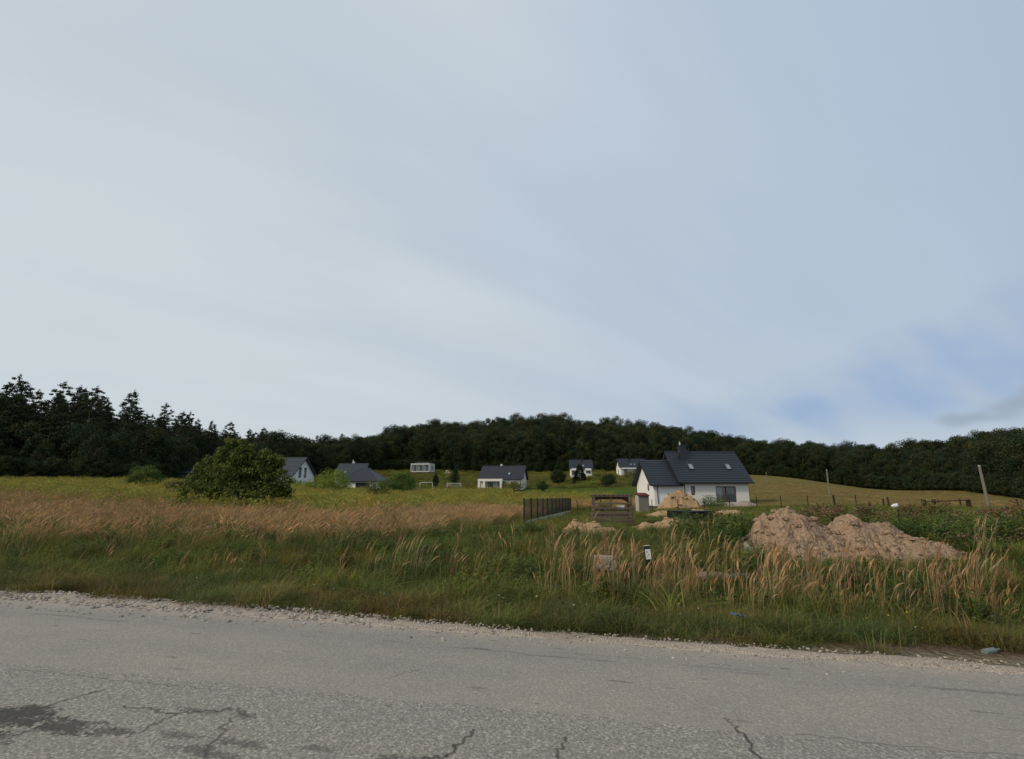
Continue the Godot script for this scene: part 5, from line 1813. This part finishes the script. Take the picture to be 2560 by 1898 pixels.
	bm.tube(Vector3(.06, 0, 0), Vector3(.1, .002, 0), .032, .013, 10)
	bm.tube(Vector3(.1, .002, 0), Vector3(.15, .004, 0), .013, .012, 10)
	put("glass", bm.mesh(), M.green_glass, bo)

func make_goals() -> void:
	for q in [[-28.8, 170.0, 4.2, 1.35, 0.0, "white football goal frame left, beside the egg shaped shrub"], [-19.0, 166.0, 4.6, 1.2, .35, "white football goal with a net at the foot of the column shrub"]]:
		var o := base("football_goal", q[5], "goal", on(q[0], q[1], .75), q[4], "football goals on the lawn")
		var w: float = q[2] / 2
		var h: float = q[3]
		for s in [-1, 1]:
			var p := MB.new()
			p.tube(Vector3(s * w, -.9, 0), Vector3(s * w, h, 0), .07, .07, 7)
			put("post", p.mesh(), M.white_plastic, o)
			var b := MB.new()
			b.tube(Vector3(s * w, h, 0), Vector3(s * w, -.7, -1.2), .04, .04, 6)
			put("stay", b.mesh(), M.white_plastic, o)
		var c := MB.new()
		c.tube(Vector3(-w, h, 0), Vector3(w, h, 0), .07, .07, 7)
		put("crossbar", c.mesh(), M.white_plastic, o)
		if q[4] > .1:
			var nt := MB.new()
			for i in 24:
				var x := lerpf(-w, w, i / 23.0)
				nt.tube(Vector3(x, h, 0), Vector3(x, -.6, -1.1), .015, .015, 4, Color.WHITE, false)
			for i in 9:
				nt.tube(Vector3(-w, h - i * .2, -i * .12), Vector3(w, h - i * .2, -i * .12), .015, .015, 4, Color.WHITE, false)
			put("net", nt.mesh(), M.white_plastic, o)
		else:
			var mid := MB.new()
			mid.tube(Vector3(0, -.7, -1.2), Vector3(0, h, 0), .03, .03, 6)
			put("stay", mid.mesh(), M.white_plastic, o)

func _ready() -> void:
	rng.seed = 20240821
	nz.seed = 11
	nz.frequency = .11
	nz.fractal_octaves = 3
	nz2.seed = 23
	nz2.frequency = .23
	nz2.fractal_octaves = 3
	# camera: eye height, tilted up
	var cam := Camera3D.new()
	cam.name = "camera"
	cam.fov = 74.94
	cam.near = .05
	cam.far = 3000.0
	add_child(cam)
	cam.position = Vector3(0, 1.6, 0)
	cam.rotation_degrees = Vector3(12.57, 0, 0)
	cam.current = true
	# sky and light
	var env := Environment.new()
	env.background_mode = Environment.BG_SKY
	env.sky = Sky.new()
	env.sky.sky_material = make_sky()
	env.tonemap_mode = Environment.TONE_MAPPER_LINEAR
	env.tonemap_exposure = 1.0
	env.sdfgi_enabled = true
	env.ssao_enabled = true
	env.ssil_enabled = true
	var we := WorldEnvironment.new()
	we.name = "environment"
	we.environment = env
	add_child(we)
	var sun := DirectionalLight3D.new()
	sun.name = "sun"
	sun.light_energy = .75
	sun.light_color = Color(1.0, .94, .84)
	sun.light_angular_distance = 7.0
	sun.shadow_enabled = true
	add_child(sun)
	sun.look_at_from_position(Vector3.ZERO, -Vector3(-.66, .56, .36))
	make_materials()
	print("materials ", Time.get_ticks_msec())
	make_land()
	make_road()
	print("land ", Time.get_ticks_msec())
	make_woods()
	print("woods ", Time.get_ticks_msec())
	make_main_house()
	make_far_houses()
	make_plot()
	make_crate()
	make_roadside()
	make_goals()
	make_bushes()
	print("things ", Time.get_ticks_msec())
	make_plants()
	make_clumps()
	print("plants ", Time.get_ticks_msec())
